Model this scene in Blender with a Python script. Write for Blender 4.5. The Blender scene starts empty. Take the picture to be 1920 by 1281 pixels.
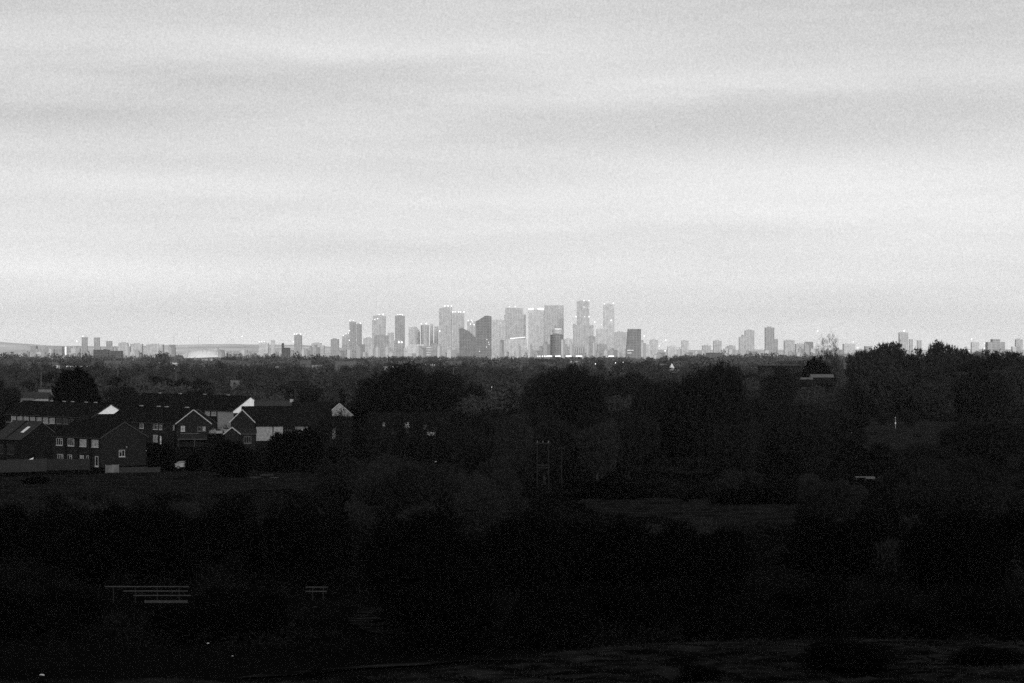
import bpy, math, random
import numpy as np
R = math.radians
sc = bpy.context.scene
COL = sc.collection
# ------------------------------------------------------------------ camera, sky, sun, exposure
F = 5445.0            # focal length in pixels of the 1920 wide photograph
HOR = 660.0           # row of the horizon
CH = 22.0             # camera height
cam = bpy.data.cameras.new("camera"); camo = bpy.data.objects.new("camera", cam); COL.objects.link(camo)
camo.location = (0, 0, CH); camo.rotation_euler = (R(90), 0, 0)
cam.sensor_width = 36; cam.lens = 36 * F / 1920; cam.shift_y = (HOR - 640.5) / 1920
cam.clip_start = 1; cam.clip_end = 90000
sc.camera = camo
sc.view_settings.view_transform = 'Standard'; sc.view_settings.look = 'None'
sc.view_settings.exposure = 0; sc.view_settings.gamma = 1
sc.cycles.use_denoising = False      # keeps the fine grain of a dusk exposure
sc.cycles.max_bounces = 5; sc.cycles.diffuse_bounces = 2; sc.cycles.volume_bounces = 3
sc.cycles.use_adaptive_sampling = True; sc.cycles.adaptive_threshold = 0.02
sc.render.film_transparent = False
SUN_EL, SUN_AZ = R(15), R(168)        # low dull light behind the camera, on its right
HAZE_D = 1.9e-5
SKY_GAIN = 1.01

world = bpy.data.worlds.new("World"); sc.world = world; world.use_nodes = True
wn = world.node_tree; wn.nodes.clear()
def N(t, **kw):
    n = wn.nodes.new(t)
    for k, v in kw.items(): setattr(n, k, v)
    return n
def M(op, a, b=None, c=None):
    n = N('ShaderNodeMath', operation=op)
    for i, v in enumerate((a, b, c)):
        if v is None: continue
        if hasattr(v, 'links') or hasattr(v, 'is_linked'): wn.links.new(v, n.inputs[i])
        else: n.inputs[i].default_value = v
    return n.outputs[0]
tc = N('ShaderNodeTexCoord'); sp = N('ShaderNodeSeparateXYZ'); wn.links.new(tc.outputs['Generated'], sp.inputs[0])
dx, dy, dz = sp.outputs
ev = M('ARCSINE', dz)                                     # elevation
az = M('ARCTAN2', dx, dy)                                 # azimuth
comb = N('ShaderNodeCombineXYZ'); wn.links.new(M('MULTIPLY', az, 10), comb.inputs[0]); wn.links.new(M('MULTIPLY', ev, 90), comb.inputs[1])
ns = N('ShaderNodeTexNoise'); ns.inputs['Scale'].default_value = 1.0; ns.inputs['Detail'].default_value = 6; ns.inputs['Roughness'].default_value = .55
wn.links.new(comb.outputs[0], ns.inputs['Vector'])
comb2 = N('ShaderNodeCombineXYZ'); wn.links.new(M('MULTIPLY', az, 4), comb2.inputs[0]); wn.links.new(M('MULTIPLY', ev, 12), comb2.inputs[1])
ns2 = N('ShaderNodeTexNoise'); ns2.inputs['Scale'].default_value = 1350.0; ns2.inputs['Detail'].default_value = 2; ns2.inputs['Roughness'].default_value = .8
wn.links.new(tc.outputs['Generated'], ns2.inputs['Vector'])
ramp = N('ShaderNodeValToRGB'); cr = ramp.color_ramp; cr.interpolation = 'B_SPLINE'
wn.links.new(M('MULTIPLY', ev, F / 2000.0), ramp.inputs[0])     # 0..1 = 0..2000 px above the horizon (about 21 degrees)
stops = [(0.0, 1.04), (.02, .99), (.05, .93), (.09, .88), (.16, .81), (.26, .72), (.34, .67), (.5, .52), (.75, .36), (1.0, .27)]
while len(cr.elements) < len(stops): cr.elements.new(.5)
for e, (p, v) in zip(cr.elements, stops): e.position = p; e.color = (v, v, v, 1)
val = ramp.outputs[0]
wob = M('MULTIPLY', M('SUBTRACT', ns.outputs['Fac'], .5), .012)
evw = M('ADD', ev, wob)
def blob(cx, cy, sx, sy, amp):
    a0, e0 = (cx - 960) / F, (HOR - cy) / F
    u = M('DIVIDE', M('SUBTRACT', az, a0), sx / F); v = M('DIVIDE', M('SUBTRACT', evw, e0), sy / F)
    return M('MULTIPLY', M('EXPONENT', M('MULTIPLY', M('ADD', M('MULTIPLY', u, u), M('MULTIPLY', v, v)), -.5)), amp)
tot = val
for b in [(30, 508, 260, 28, .10), (600, 470, 300, 15, -.05), (1560, 360, 420, 55, .10), (1380, 235, 420, 42, -.115), (60, 222, 300, 32, -.12),
          (440, 152, 280, 24, -.10), (680, 88, 380, 30, .06), (270, 308, 210, 14, -.06), (250, 345, 260, 18, .05), (1100, 158, 300, 22, .045),
          (1720, 50, 340, 60, -.05), (1150, 520, 420, 20, .035), (1250, 445, 330, 12, -.03), (900, 335, 300, 22, -.03), (150, 20, 300, 40, -.04),
          (1500, 150, 260, 16, .03), (850, 260, 200, 14, -.03), (150, 420, 260, 22, -.02)]:
    tot = M('ADD', tot, blob(*b))
tot = M('ADD', tot, M('MULTIPLY', M('SUBTRACT', ns.outputs['Fac'], .5), .20))
tot = M('ADD', tot, M('MULTIPLY', M('SUBTRACT', ns2.outputs['Fac'], .5), .40))
sky = N('ShaderNodeTexSky', sky_type='NISHITA', sun_disc=False, sun_elevation=SUN_EL, sun_rotation=SUN_AZ)
bw = N('ShaderNodeRGBToBW'); wn.links.new(sky.outputs[0], bw.inputs[0])
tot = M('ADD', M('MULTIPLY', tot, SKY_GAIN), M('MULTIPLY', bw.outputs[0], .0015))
# added gain: unseen sky behind the camera brightened to light walls and towers
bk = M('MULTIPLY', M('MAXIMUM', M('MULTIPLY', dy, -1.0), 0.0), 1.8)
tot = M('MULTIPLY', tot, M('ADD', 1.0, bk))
# below the horizon: dull
below = M('LESS_THAN', dz, -.001)
tot = M('MULTIPLY', tot, M('SUBTRACT', 1.0, M('MULTIPLY', below, .6)))
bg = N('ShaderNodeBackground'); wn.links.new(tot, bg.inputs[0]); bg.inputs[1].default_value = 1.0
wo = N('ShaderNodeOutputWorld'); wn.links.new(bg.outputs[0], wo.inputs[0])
world.cycles.sampling_method = 'AUTOMATIC'

sun = bpy.data.lights.new("sun", 'SUN'); sun.energy = 1.5; sun.angle = R(14); sun.color = (1, 1, 1)
suno = bpy.data.objects.new("sun", sun); COL.objects.link(suno)
# direction towards the sun: azimuth from +Y clockwise
sd = (math.sin(SUN_AZ) * math.cos(SUN_EL), math.cos(SUN_AZ) * math.cos(SUN_EL), math.sin(SUN_EL))
import mathutils
suno.rotation_euler = mathutils.Vector(sd).to_track_quat('Z', 'Y').to_euler(); suno.location = (0, 0, 200)

# ------------------------------------------------------------------ helpers
def X(px, D): return (px - 960.0) / F * D
def Z(py, D): return CH - (py - HOR) / F * D
def smooth(a, b, v):
    t = np.clip((np.asarray(v, float) - a) / (b - a), 0, 1); return t * t * (3 - 2 * t)
def gz(x, y):
    x = np.asarray(x, float); y = np.asarray(y, float)
    z = 3.0 * (1 - smooth(160, 318, y))
    px = 960 + F * x / np.maximum(y, 50)
    z = z - 1.0 * smooth(537, 548, y) * (1 - smooth(620, 720, px)) * (1 - smooth(900, 1100, y))
    z = z + 3.0 * smooth(1450, 1750, px) * smooth(950, 1250, y) * (1 - smooth(1700, 2300, y))
    edge = 167 + 28.5 * smooth(440, 1500, px) * 1.0
    z = z - 1.2 * smooth(0, 4, y - edge) * (1 - smooth(190, 240, y))
    z = z + (.18 * np.sin(x * .11 + y * .07) + .12 * np.sin(x * .27 - y * .19)) * (1 - smooth(500, 900, y))
    return z
def ground_at(px, py):
    D = CH * F / max(py - HOR, 3)
    for _ in range(40):
        D = .5 * D + .5 * (CH - float(gz(X(px, D), D))) * F / max(py - HOR, 3)
    return D
def tag(o, label=None, cat=None, group=None, kind=None):
    if label: o["label"] = label
    if cat: o["category"] = cat
    if group: o["group"] = group
    if kind: o["kind"] = kind
    return o
def empty(name, loc=(0, 0, 0), rz=0):
    o = bpy.data.objects.new(name, None); COL.objects.link(o); o.location = loc; o.rotation_euler = (0, 0, rz); o.empty_display_size = .5
    return o
def link_mesh(name, me, m, parent=None, loc=None):
    o = bpy.data.objects.new(name, me); COL.objects.link(o)
    if m is not None and not me.materials: me.materials.append(m)
    if parent is not None: o.parent = parent
    if loc is not None: o.location = loc
    return o
class MB:
    def __init__(s): s.v = []; s.f = []
    def add(s, vs, fs):
        n = len(s.v); s.v += [tuple(map(float, p)) for p in vs]; s.f += [tuple(n + i for i in f) for f in fs]; return s
    def box(s, a, b):
        x0, y0, z0 = a; x1, y1, z1 = b
        return s.add([(x0, y0, z0), (x1, y0, z0), (x1, y1, z0), (x0, y1, z0), (x0, y0, z1), (x1, y0, z1), (x1, y1, z1), (x0, y1, z1)],
                     [(0, 3, 2, 1), (4, 5, 6, 7), (0, 1, 5, 4), (1, 2, 6, 5), (2, 3, 7, 6), (3, 0, 4, 7)])
    def hull(s, bottom, top):
        n = len(bottom)
        return s.add(list(bottom) + list(top), [tuple(range(n - 1, -1, -1)), tuple(range(n, 2 * n))] + [(i, (i + 1) % n, n + (i + 1) % n, n + i) for i in range(n)])
    def tube(s, p, q, r0, r1, n=6):
        p = mathutils.Vector(p); q = mathutils.Vector(q); d = (q - p)
        if d.length < 1e-6: return s
        d.normalize(); u = d.orthogonal().normalized(); w = d.cross(u)
        a = [p + (u * math.cos(2 * math.pi * i / n) + w * math.sin(2 * math.pi * i / n)) * r0 for i in range(n)]
        b = [q + (u * math.cos(2 * math.pi * i / n) + w * math.sin(2 * math.pi * i / n)) * r1 for i in range(n)]
        return s.hull(a, b)
    def bar(s, p, q, w, h):      # beam of rectangular section between two points
        p = mathutils.Vector(p); q = mathutils.Vector(q); d = (q - p).normalized()
        up = mathutils.Vector((0, 0, 1)); sd_ = d.cross(up)
        if sd_.length < 1e-3: sd_ = mathutils.Vector((1, 0, 0))
        sd_.normalize(); up = sd_.cross(d).normalized()
        o = [sd_ * w / 2 + up * h / 2, -sd_ * w / 2 + up * h / 2, -sd_ * w / 2 - up * h / 2, sd_ * w / 2 - up * h / 2]
        return s.hull([p + k for k in o], [q + k for k in o])
    def mesh(s, name):
        me = bpy.data.meshes.new(name); me.from_pydata(s.v, [], s.f); me.validate(); me.update(); return me
    def build(s, name, m, parent=None, loc=None): return link_mesh(name, s.mesh(name), m, parent, loc)
def tri_mesh(name, V, nper=3):
    """V: (n*nper,3) array of separate faces with nper corners"""
    V = np.ascontiguousarray(V, dtype=np.float32); n = len(V) // nper
    me = bpy.data.meshes.new(name); me.vertices.add(n * nper); me.vertices.foreach_set('co', V.ravel())
    me.loops.add(n * nper); me.loops.foreach_set('vertex_index', np.arange(n * nper, dtype=np.int32))
    me.polygons.add(n); me.polygons.foreach_set('loop_start', np.arange(0, n * nper, nper, dtype=np.int32))
    try: me.polygons.foreach_set('loop_total', np.full(n, nper, dtype=np.int32))
    except Exception: pass
    me.update(calc_edges=True); return me

# ------------------------------------------------------------------ materials (all neutral: the place is seen in black and white)
def mat(name, v, rough=.8, var=0.0, scale=1.0, objrand=0.0, spec=.3, detail=4, emit=0, coord='Object', ramp_=(.3, .7), bump=0, stretch=None):
    m = bpy.data.materials.new(name); m.use_nodes = True; nt = m.node_tree; b = nt.nodes['Principled BSDF']
    b.inputs['Roughness'].default_value = rough; b.inputs['Specular IOR Level'].default_value = spec
    if emit:
        b.inputs['Emission Color'].default_value = (1, 1, 1, 1); b.inputs['Emission Strength'].default_value = emit
    def mm(op, a, c):
        n = nt.nodes.new('ShaderNodeMath'); n.operation = op
        for i, q in enumerate((a, c)):
            if hasattr(q, 'is_linked'): nt.links.new(q, n.inputs[i])
            else: n.inputs[i].default_value = q
        return n.outputs[0]
    out = None
    if var:
        t = nt.nodes.new('ShaderNodeTexCoord'); ns = nt.nodes.new('ShaderNodeTexNoise')
        ns.inputs['Scale'].default_value = scale; ns.inputs['Detail'].default_value = detail
        src = t.outputs[coord]
        if stretch:
            mp = nt.nodes.new('ShaderNodeMapping'); mp.inputs['Scale'].default_value = stretch; nt.links.new(src, mp.inputs[0]); src = mp.outputs[0]
        nt.links.new(src, ns.inputs['Vector'])
        mr = nt.nodes.new('ShaderNodeMapRange'); mr.inputs[1].default_value, mr.inputs[2].default_value = ramp_
        mr.inputs[3].default_value = v * (1 - var); mr.inputs[4].default_value = v * (1 + var)
        nt.links.new(ns.outputs['Fac'], mr.inputs[0]); out = mr.outputs[0]
        if bump:
            bp = nt.nodes.new('ShaderNodeBump'); bp.inputs['Strength'].default_value = bump; nt.links.new(ns.outputs['Fac'], bp.inputs['Height']); nt.links.new(bp.outputs[0], b.inputs['Normal'])
    if objrand:
        oi = nt.nodes.new('ShaderNodeObjectInfo')
        k = mm('ADD', mm('MULTIPLY', oi.outputs['Random'], 2 * objrand), 1 - objrand)
        out = mm('MULTIPLY', k, out if out is not None else v)
    if out is not None: nt.links.new(out, b.inputs['Base Color'])
    else: b.inputs['Base Color'].default_value = (v, v, v, 1)
    return m
def facade(name, wall, glass, floor=3.6, bay=5.0, wf=.55, rough=.5):
    """curtain wall: rows of floors and bays in object space"""
    m = bpy.data.materials.new(name); m.use_nodes = True; nt = m.node_tree; b = nt.nodes['Principled BSDF']
    t = nt.nodes.new('ShaderNodeTexCoord'); s = nt.nodes.new('ShaderNodeSeparateXYZ'); nt.links.new(t.outputs['Object'], s.inputs[0])
    def mm(op, a, c):
        n = nt.nodes.new('ShaderNodeMath'); n.operation = op
        for i, q in enumerate((a, c)):
            if hasattr(q, 'is_linked'): nt.links.new(q, n.inputs[i])
            else: n.inputs[i].default_value = q
        return n.outputs[0]
    fz = mm('LESS_THAN', mm('FRACT', mm('DIVIDE', s.outputs[2], floor), 0), wf)
    fx = mm('LESS_THAN', mm('FRACT', mm('DIVIDE', mm('ADD', s.outputs[0], s.outputs[1]), bay), 0), .8)
    k = mm('MULTIPLY', fz, fx)
    nz = nt.nodes.new('ShaderNodeTexNoise'); nz.inputs['Scale'].default_value = .06; nz.inputs['Detail'].default_value = 5; nt.links.new(t.outputs['Object'], nz.inputs['Vector'])
    kk = mm('ADD', mm('MULTIPLY', nz.outputs['Fac'], .9), .55)
    base = mm('ADD', wall, mm('MULTIPLY', k, glass - wall))
    nt.links.new(mm('MULTIPLY', base, kk), b.inputs['Base Color'])
    b.inputs['Roughness'].default_value = rough; b.inputs['Specular IOR Level'].default_value = .3
    return m
MT = {
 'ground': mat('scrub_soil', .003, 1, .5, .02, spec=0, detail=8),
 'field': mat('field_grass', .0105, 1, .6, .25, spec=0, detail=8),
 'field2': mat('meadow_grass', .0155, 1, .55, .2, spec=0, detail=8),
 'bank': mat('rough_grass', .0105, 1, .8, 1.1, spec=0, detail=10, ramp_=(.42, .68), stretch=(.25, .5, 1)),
 'track': mat('trodden_chalky_track', .012, 1, .8, .5, spec=0, detail=8, ramp_=(.4, .7), stretch=(.3, 1, 1)),
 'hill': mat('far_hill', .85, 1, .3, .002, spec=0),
 'bark': mat('dark_bark', .008, .95, .3, 2, .3, spec=.1),
 'barkpale': mat('pale_bark', .03, .95, .4, 2, .2, spec=.1),
 'twig': mat('bare_twigs', .0105, 1, 0, 1, .18, spec=0),
 'twigpale': mat('pale_twigs', .0155, 1, 0, 1, .2, spec=0),
 'twigdark': mat('dark_leaves_shaded_twigs', .0022, 1, 0, 1, .2, spec=0),  # evergreen leaves; for trees in the hollow, shade put into the colour
 'wood_far2': mat('hazed_horizon_wood', .085, 1, .5, .008, spec=0, detail=6),  # lightened: haze over the farthest trees is put into the colour
 'twighill': mat('hazed_hill_twigs', .021, 1, 0, 1, .15, spec=0),  # paler copy of the twigs, haze on the hill painted in
 'wood_far': mat('hazed_far_wood', .034, 1, .5, .012, spec=0, detail=6),  # belt of trees kept paler, part of the haze is in its colour
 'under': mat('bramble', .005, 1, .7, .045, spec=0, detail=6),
 'white': mat('white_paint', .6, .6, .1, .6),
 'weather': mat('white_weatherboard', .68, .6, .1, 1.5),
 'render': mat('pale_render', .20, .9, .35, 2.2),
 'render2': mat('grey_render', .09, .9, .35, 1.2),
 'brick': mat('dark_brick', .012, .9, .2, 3, spec=.02),
 'brick2': mat('sooty_brick', .007, .9, .25, 3, spec=.02),
 'tile': mat('dark_roof_tiles', .0075, .9, .25, 2, spec=0, stretch=(1, 1, 6)),
 'tile2': mat('lighter_roof_tiles', .017, .9, .2, 2, spec=.02, stretch=(1, 1, 6)),
 'tile3': mat('weathered_and_lit_tiles', .03, .9, .2, 2, spec=.02, stretch=(1, 1, 6)),
 'verge': mat('white_bargeboard', .26, .6),
 'frame': mat('white_window_frame', .30, .5),
 'glass': mat('dark_window_glass', .008, .15, spec=.12),
 'curtain': mat('net_curtain_behind_glass', .16, .7, .6, 2.5, ramp_=(.4, .6)),
 'fence': mat('grey_fence_boards', .016, .9, .3, 3, stretch=(6, 6, .3)),
 'fencepale': mat('pale_fence_boards', .085, .9, .5, 1.2, stretch=(1, 1, .3)),
 'fencedark': mat('dark_fence_boards', .008, .9, .3, 3, stretch=(6, 6, .3)),
 'rail': mat('weathered_rail', .021, .9, .3, 3),
 'metal': mat('grey_metal', .10, .6),
 'metaldark': mat('dark_metal', .02, .6),
 'rubber': mat('tyre_rubber', .015, .9),
 'litter': mat('white_litter', .3, .8),
 't_pale': facade('pale_tower', .60, .43, 3.6, 11), 't_paler': facade('palest_tower', .68, .54, 3.6, 13), 't_mid': facade('grey_tower', .43, .29, 3.6, 9),  # tower tones lightened to carry part of the distance haze
 't_glass': facade('glass_tower', .26, .16, 4, 8), 't_low': facade('low_block', .62, .40, 3, 6, .45), 't_lowdark': facade('dark_block', .10, .06, 3, 6),
 't_stripe': facade('banded_block', .68, .34, 7.5, 400, .5),
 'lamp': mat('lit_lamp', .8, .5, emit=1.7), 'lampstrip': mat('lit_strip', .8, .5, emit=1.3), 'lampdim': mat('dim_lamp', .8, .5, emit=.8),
 'roofwhite': mat('white_membrane_roof', .9, .5, .06, .03),
}

# ------------------------------------------------------------------ ground
def build_ground():
    ys = np.concatenate([np.linspace(-60, 140, 6), np.arange(144, 260, 2.0), np.arange(260, 620, 5.0), np.geomspace(620, 27000, 70)])
    nu = 121; us = np.linspace(-1, 1, nu)
    V = []
    for y in ys:
        w = max(0.42 * abs(y), 0) + 120
        x = us * w
        z = gz(x, np.full_like(x, max(y, 60)))
        V.append(np.stack([x, np.full_like(x, y), z], 1))
    V = np.concatenate(V); n = len(ys)
    faces = [(i * nu + j, i * nu + j + 1, (i + 1) * nu + j + 1, (i + 1) * nu + j) for i in range(n - 1) for j in range(nu - 1)]
    me = bpy.data.meshes.new('ground'); me.from_pydata(V.tolist(), [], faces); me.update()
    for p in me.polygons: p.use_smooth = True
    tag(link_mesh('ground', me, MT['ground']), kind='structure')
build_ground()
rng = random.Random(7)
def patch(name, top, bot, m, lift=.06, nu=80, nv=24, wob=3):
    """a sheet of ground; top/bot: lists of (px, py) in image rows, laid on the terrain"""
    tx, ty = zip(*top); bx_, by_ = zip(*bot)
    x0, x1 = max(tx[0], bx_[0]), min(tx[-1], bx_[-1]); V = []
    for i in range(nv + 1):
        for j in range(nu + 1):
            px = x0 + (x1 - x0) * j / nu
            a = np.interp(px, tx, ty) + wob * .35 * (math.sin(px * .05) + math.sin(px * .021 + 2)); b = np.interp(px, bx_, by_) + wob * (math.sin(px * .033 + 1) + .5 * math.sin(px * .09))
            e = math.sin(math.pi * min(1, min(j, nu - j) / 6.0) / 2)         # rounded ends
            mid = (a + b) / 2; a = mid + (a - mid) * e; b = mid + (b - mid) * e
            py = a + (b - a) * i / nv
            D = ground_at(px, py); x = X(px, D)
            V.append((x, D, float(gz(x, D)) + lift))
    fs = [(i * (nu + 1) + j, i * (nu + 1) + j + 1, (i + 1) * (nu + 1) + j + 1, (i + 1) * (nu + 1) + j) for i in range(nv) for j in range(nu)]
    me = bpy.data.meshes.new(name); me.from_pydata(V, [], fs); me.update()
    return tag(link_mesh(name, me, m), kind='structure')
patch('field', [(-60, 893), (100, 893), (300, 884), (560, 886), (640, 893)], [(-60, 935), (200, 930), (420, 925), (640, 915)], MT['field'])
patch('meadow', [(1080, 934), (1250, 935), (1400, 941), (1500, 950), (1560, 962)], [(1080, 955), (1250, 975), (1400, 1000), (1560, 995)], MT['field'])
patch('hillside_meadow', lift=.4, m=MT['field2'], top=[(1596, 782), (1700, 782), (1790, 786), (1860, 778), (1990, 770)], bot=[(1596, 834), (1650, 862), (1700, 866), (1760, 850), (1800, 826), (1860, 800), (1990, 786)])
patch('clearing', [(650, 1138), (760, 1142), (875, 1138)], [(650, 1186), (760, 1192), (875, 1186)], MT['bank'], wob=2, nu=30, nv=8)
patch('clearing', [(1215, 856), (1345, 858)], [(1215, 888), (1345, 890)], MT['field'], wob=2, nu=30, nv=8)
patch('clearing', [(500, 712), (640, 714)], [(500, 718), (640, 720)], MT['field2'], wob=1, nu=30, nv=4)
# pale rough grass bank along the bottom
def bank():
    V = []; nu, nv = 160, 30
    for i in range(nv + 1):
        for j in range(nu + 1):
            px = -80 + 2100 * j / nu
            edge = 167 + 28.5 * float(smooth(440, 1500, px))
            y = edge + .4 + .5 * math.sin(px * .03) + .3 * math.sin(px * .11) - (edge - 128) * i / nv
            x = X(px, y); z = float(gz(x, y)) + .05 + (.10 * math.sin(x * 1.3 + y * .6) + .08 * math.sin(x * 3.1 - y * 1.9)) * (1 if i else 0)
            V.append((x, y, z))
    fs = [(i * (nu + 1) + j, i * (nu + 1) + j + 1, (i + 1) * (nu + 1) + j + 1, (i + 1) * (nu + 1) + j) for i in range(nv) for j in range(nu)]
    me = bpy.data.meshes.new('grass_bank'); me.from_pydata(V, [], fs); me.update()
    tag(link_mesh('grass_bank', me, MT['bank']), kind='structure')
bank()
patch('footpath', [(440, 1272), (660, 1254), (900, 1238), (1120, 1229), (1290, 1221), (1420, 1214), (1560, 1205)], [(440, 1279), (660, 1259), (900, 1242), (1120, 1232), (1290, 1225), (1420, 1219), (1560, 1209)], MT['track'], lift=.14, nv=4, wob=1.0)
# far hills
def hills():
    mb = MB(); pts = [(-900, 640), (-300, 638), (0, 641), (60, 645), (100, 648.5), (200, 650), (330, 647), (440, 645), (560, 647), (640, 652), (760, 655), (1000, 656), (1400, 656), (2000, 655), (3000, 654)]
    n = 160; D = 21000; V = []; 
    for k in range(n + 1):
        px = -900 + 3900 * k / n; top = np.interp(px, *zip(*pts)) + .5 * math.sin(px * .03) + .3 * math.sin(px * .11)
        h = Z(top, D)
        for (dd, hh) in ((-2600, -1), (-1500, .35), (-600, .8), (0, 1), (1500, .8), (3500, -1)):
            V.append((X(px, D), D + dd, h * hh if hh > 0 else -3))
    fs = [(k * 6 + i, (k + 1) * 6 + i, (k + 1) * 6 + i + 1, k * 6 + i + 1) for k in range(n) for i in range(5)]
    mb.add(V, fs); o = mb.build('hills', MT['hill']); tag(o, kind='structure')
hills()

# ------------------------------------------------------------------ trees
def unit(v): return v / (np.linalg.norm(v, axis=-1, keepdims=True) + 1e-9)
def make_tree_meshes(kind, seed, H, W, trunk_frac, n_tip, n_twig, tw_len, tw_w, tw_mat, bark, droop=.0, shape='dome'):
    r = np.random.RandomState(seed)
    # tips inside the crown's envelope
    zc0 = H * trunk_frac; hh = H - zc0
    tips = []
    nb = r.randint(7, 11); bc = unit(r.normal(0, 1, (nb, 3))) * r.uniform(.30, .68, (nb, 1)); bc[:, 2] = bc[:, 2] * .8 - .05; br = r.uniform(.28, .52, nb); bc[0] = (0, 0, -.1); br[0] = .6
    while len(tips) < n_tip:
        p = r.uniform(-1, 1, 3); q = np.linalg.norm(p)
        if q > 1: continue
        dd = np.linalg.norm(bc - p, axis=1) / br
        if kind == 'evergreen':
            a_ = math.atan2(p[1], p[0])
            if q > .86 + .09 * math.sin(3 * a_ + seed) + .07 * math.sin(5 * a_ + 4 * p[2]) : continue
        elif dd.min() > 1 or (dd.min() < .45 and r.rand() < .6): continue
        k = 1
        if shape == 'dome': z = zc0 + hh * (.5 + .5 * p[2]) ; rad = W / 2 * (1.0 if p[2] < 0 else 1)
        elif shape == 'column': z = zc0 + hh * (.5 + .5 * p[2]); rad = W / 2
        elif shape == 'fan': z = zc0 + hh * (.5 + .5 * p[2]); rad = W / 2 * (.65 + .35 * (p[2] + 1) / 2)
        else: z = zc0 + hh * (.5 + .5 * p[2]); rad = W / 2
        tips.append((p[0] * rad * k, p[1] * rad * k, z))
    tips = np.array(tips)
    rxy = np.percentile(np.hypot(tips[:, 0], tips[:, 1]), 97); tips[:, :2] *= (W / 2 * .97) / rxy
    z0_, z1_ = np.percentile(tips[:, 2], 1), np.percentile(tips[:, 2], 99.5); tips[:, 2] = zc0 + (tips[:, 2] - z0_) / (z1_ - z0_) * (hh - tw_len * .25)
    # limbs: main fork points, each tip joined to the nearest
    mb = MB(); tr = max(.12, H * .018)
    top = np.array([r.uniform(-.3, .3), r.uniform(-.3, .3), zc0 + hh * .25]); mid = np.array([r.uniform(-.2, .2), r.uniform(-.2, .2), zc0 * .6])
    mb.tube((0, 0, -.8), mid, tr * 1.5, tr, 7); mb.tube(mid, top, tr, tr * .7, 7)
    nf = 9 if kind != 'shrub' else 5
    fk = tips[r.choice(len(tips), nf, replace=False)]; forks = top + (fk - top) * .55; forks[:, 2] += hh * .03
    for f_ in forks:
        st = mid + (top - mid) * r.uniform(.2, 1); m_ = (st + f_) / 2 + np.array([0, 0, hh * .04])
        mb.tube(st, m_, tr * .5, tr * .36, 5); mb.tube(m_, f_, tr * .36, tr * .22, 5)
    f2 = tips[r.choice(len(tips), min(len(tips), nf * 5), replace=False)]; sub = []
    for t_ in f2:
        i = int(np.argmin(np.linalg.norm(forks - t_, axis=1))); e = forks[i] + (t_ - forks[i]) * .8; sub.append(e)
        mb.tube(forks[i], e, tr * .2, tr * .07, 4)
    trunk = mb.mesh(kind + '_trunk'); trunk.materials.append(bark)
    # twigs: thin triangles radiating from the tips, upward-outward
    c = np.array([0, 0, zc0 + hh * .2])
    base = np.repeat(tips, n_twig, 0); n = len(base)
    out = unit(base - c); d = unit(out * .9 + r.normal(0, .75, (n, 3)) + np.array([0, 0, .35 - droop]))
    base = base + r.normal(0, .35 * tw_len, (n, 3)) - d * tw_len * .5
    L = tw_len * r.uniform(.5, 1.3, (n, 1)); w = unit(np.cross(d, r.normal(0, 1, (n, 3)))) * tw_w * r.uniform(.6, 1.4, (n, 1))
    tip = base + d * L
    V = np.stack([base - w, base + w, tip], 1).reshape(-1, 3)
    V[:, 2] = np.maximum(V[:, 2], .02)
    crown = tri_mesh(kind + '_crown', V); crown.materials.append(tw_mat)
    return trunk, crown, H, W
protos = {
 'oak': [make_tree_meshes('oak', 10 + i, 16, 19, .22, 900, 13, 1.5, .085, MT['twig'], MT['bark'], shape='dome') for i in range(4)],
 'bare': [make_tree_meshes('bare_tree', 20 + i, 12, 9.5, .16, 620, 11, 1.25, .06, MT['twig'], MT['bark'], shape='fan') for i in range(5)],
 'pale': [make_tree_meshes('pale_tree', 30 + i, 11, 7.5, .2, 480, 11, 1.3, .05, MT['twigpale'], MT['barkpale'], shape='fan') for i in range(3)],
 'poplar': [make_tree_meshes('poplar', 40 + i, 24, 7.5, .1, 620, 11, 1.7, .07, MT['twig'], MT['bark'], droop=-.5, shape='column') for i in range(2)],
 'hill': [make_tree_meshes('hill_tree', 160 + i, 14, 13, .08, 620, 12, 1.0, .17, MT['twighill'], MT['bark'], shape='dome') for i in range(4)],
 'sparse': [make_tree_meshes('sparse_tree', 170 + i, 9, 5, .1, 170, 12, 1.1, .05, MT['twig'], MT['bark'], shape='fan') for i in range(3)],
 'wispy': [make_tree_meshes('wispy', 45 + i, 27, 12, .12, 150, 8, 2.2, .10, MT['twigpale'], MT['barkpale'], droop=-.6, shape='fan') for i in range(3)],
 'evergreen': [make_tree_meshes('evergreen', 50 + i, 10, 8, .03, 1100, 12, .8, .16, MT['twigdark'], MT['bark'], shape='dome') for i in range(3)],
 'far': [make_tree_meshes('far_tree', 60 + i, 14, 13, .08, 420, 10, 1.9, .17, MT['twig'], MT['bark'], shape='dome') for i in range(5)],
 'darkoak': [make_tree_meshes('oak', 90 + i, 9, 9.5, .12, 520, 12, 1.0, .07, MT['twigdark'], MT['twigdark'], shape='fan') for i in range(3)],  # near oaks, their self-shadow put into the dark twig colour
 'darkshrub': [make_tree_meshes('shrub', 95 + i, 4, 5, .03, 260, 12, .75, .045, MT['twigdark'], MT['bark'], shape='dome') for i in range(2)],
 'shrub': [make_tree_meshes('shrub', 70 + i, 4, 5, .03, 260, 12, .75, .045, MT['twig'], MT['bark'], shape='dome') for i in range(4)],
 'paleshrub': [make_tree_meshes('shrub', 80 + i, 4, 4.6, .03, 230, 12, .8, .04, MT['twigpale'], MT['barkpale'], shape='fan') for i in range(3)],
}
N_TREES = {'tree': 0, 'shrub': 0}
trng = random.Random(11)
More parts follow.
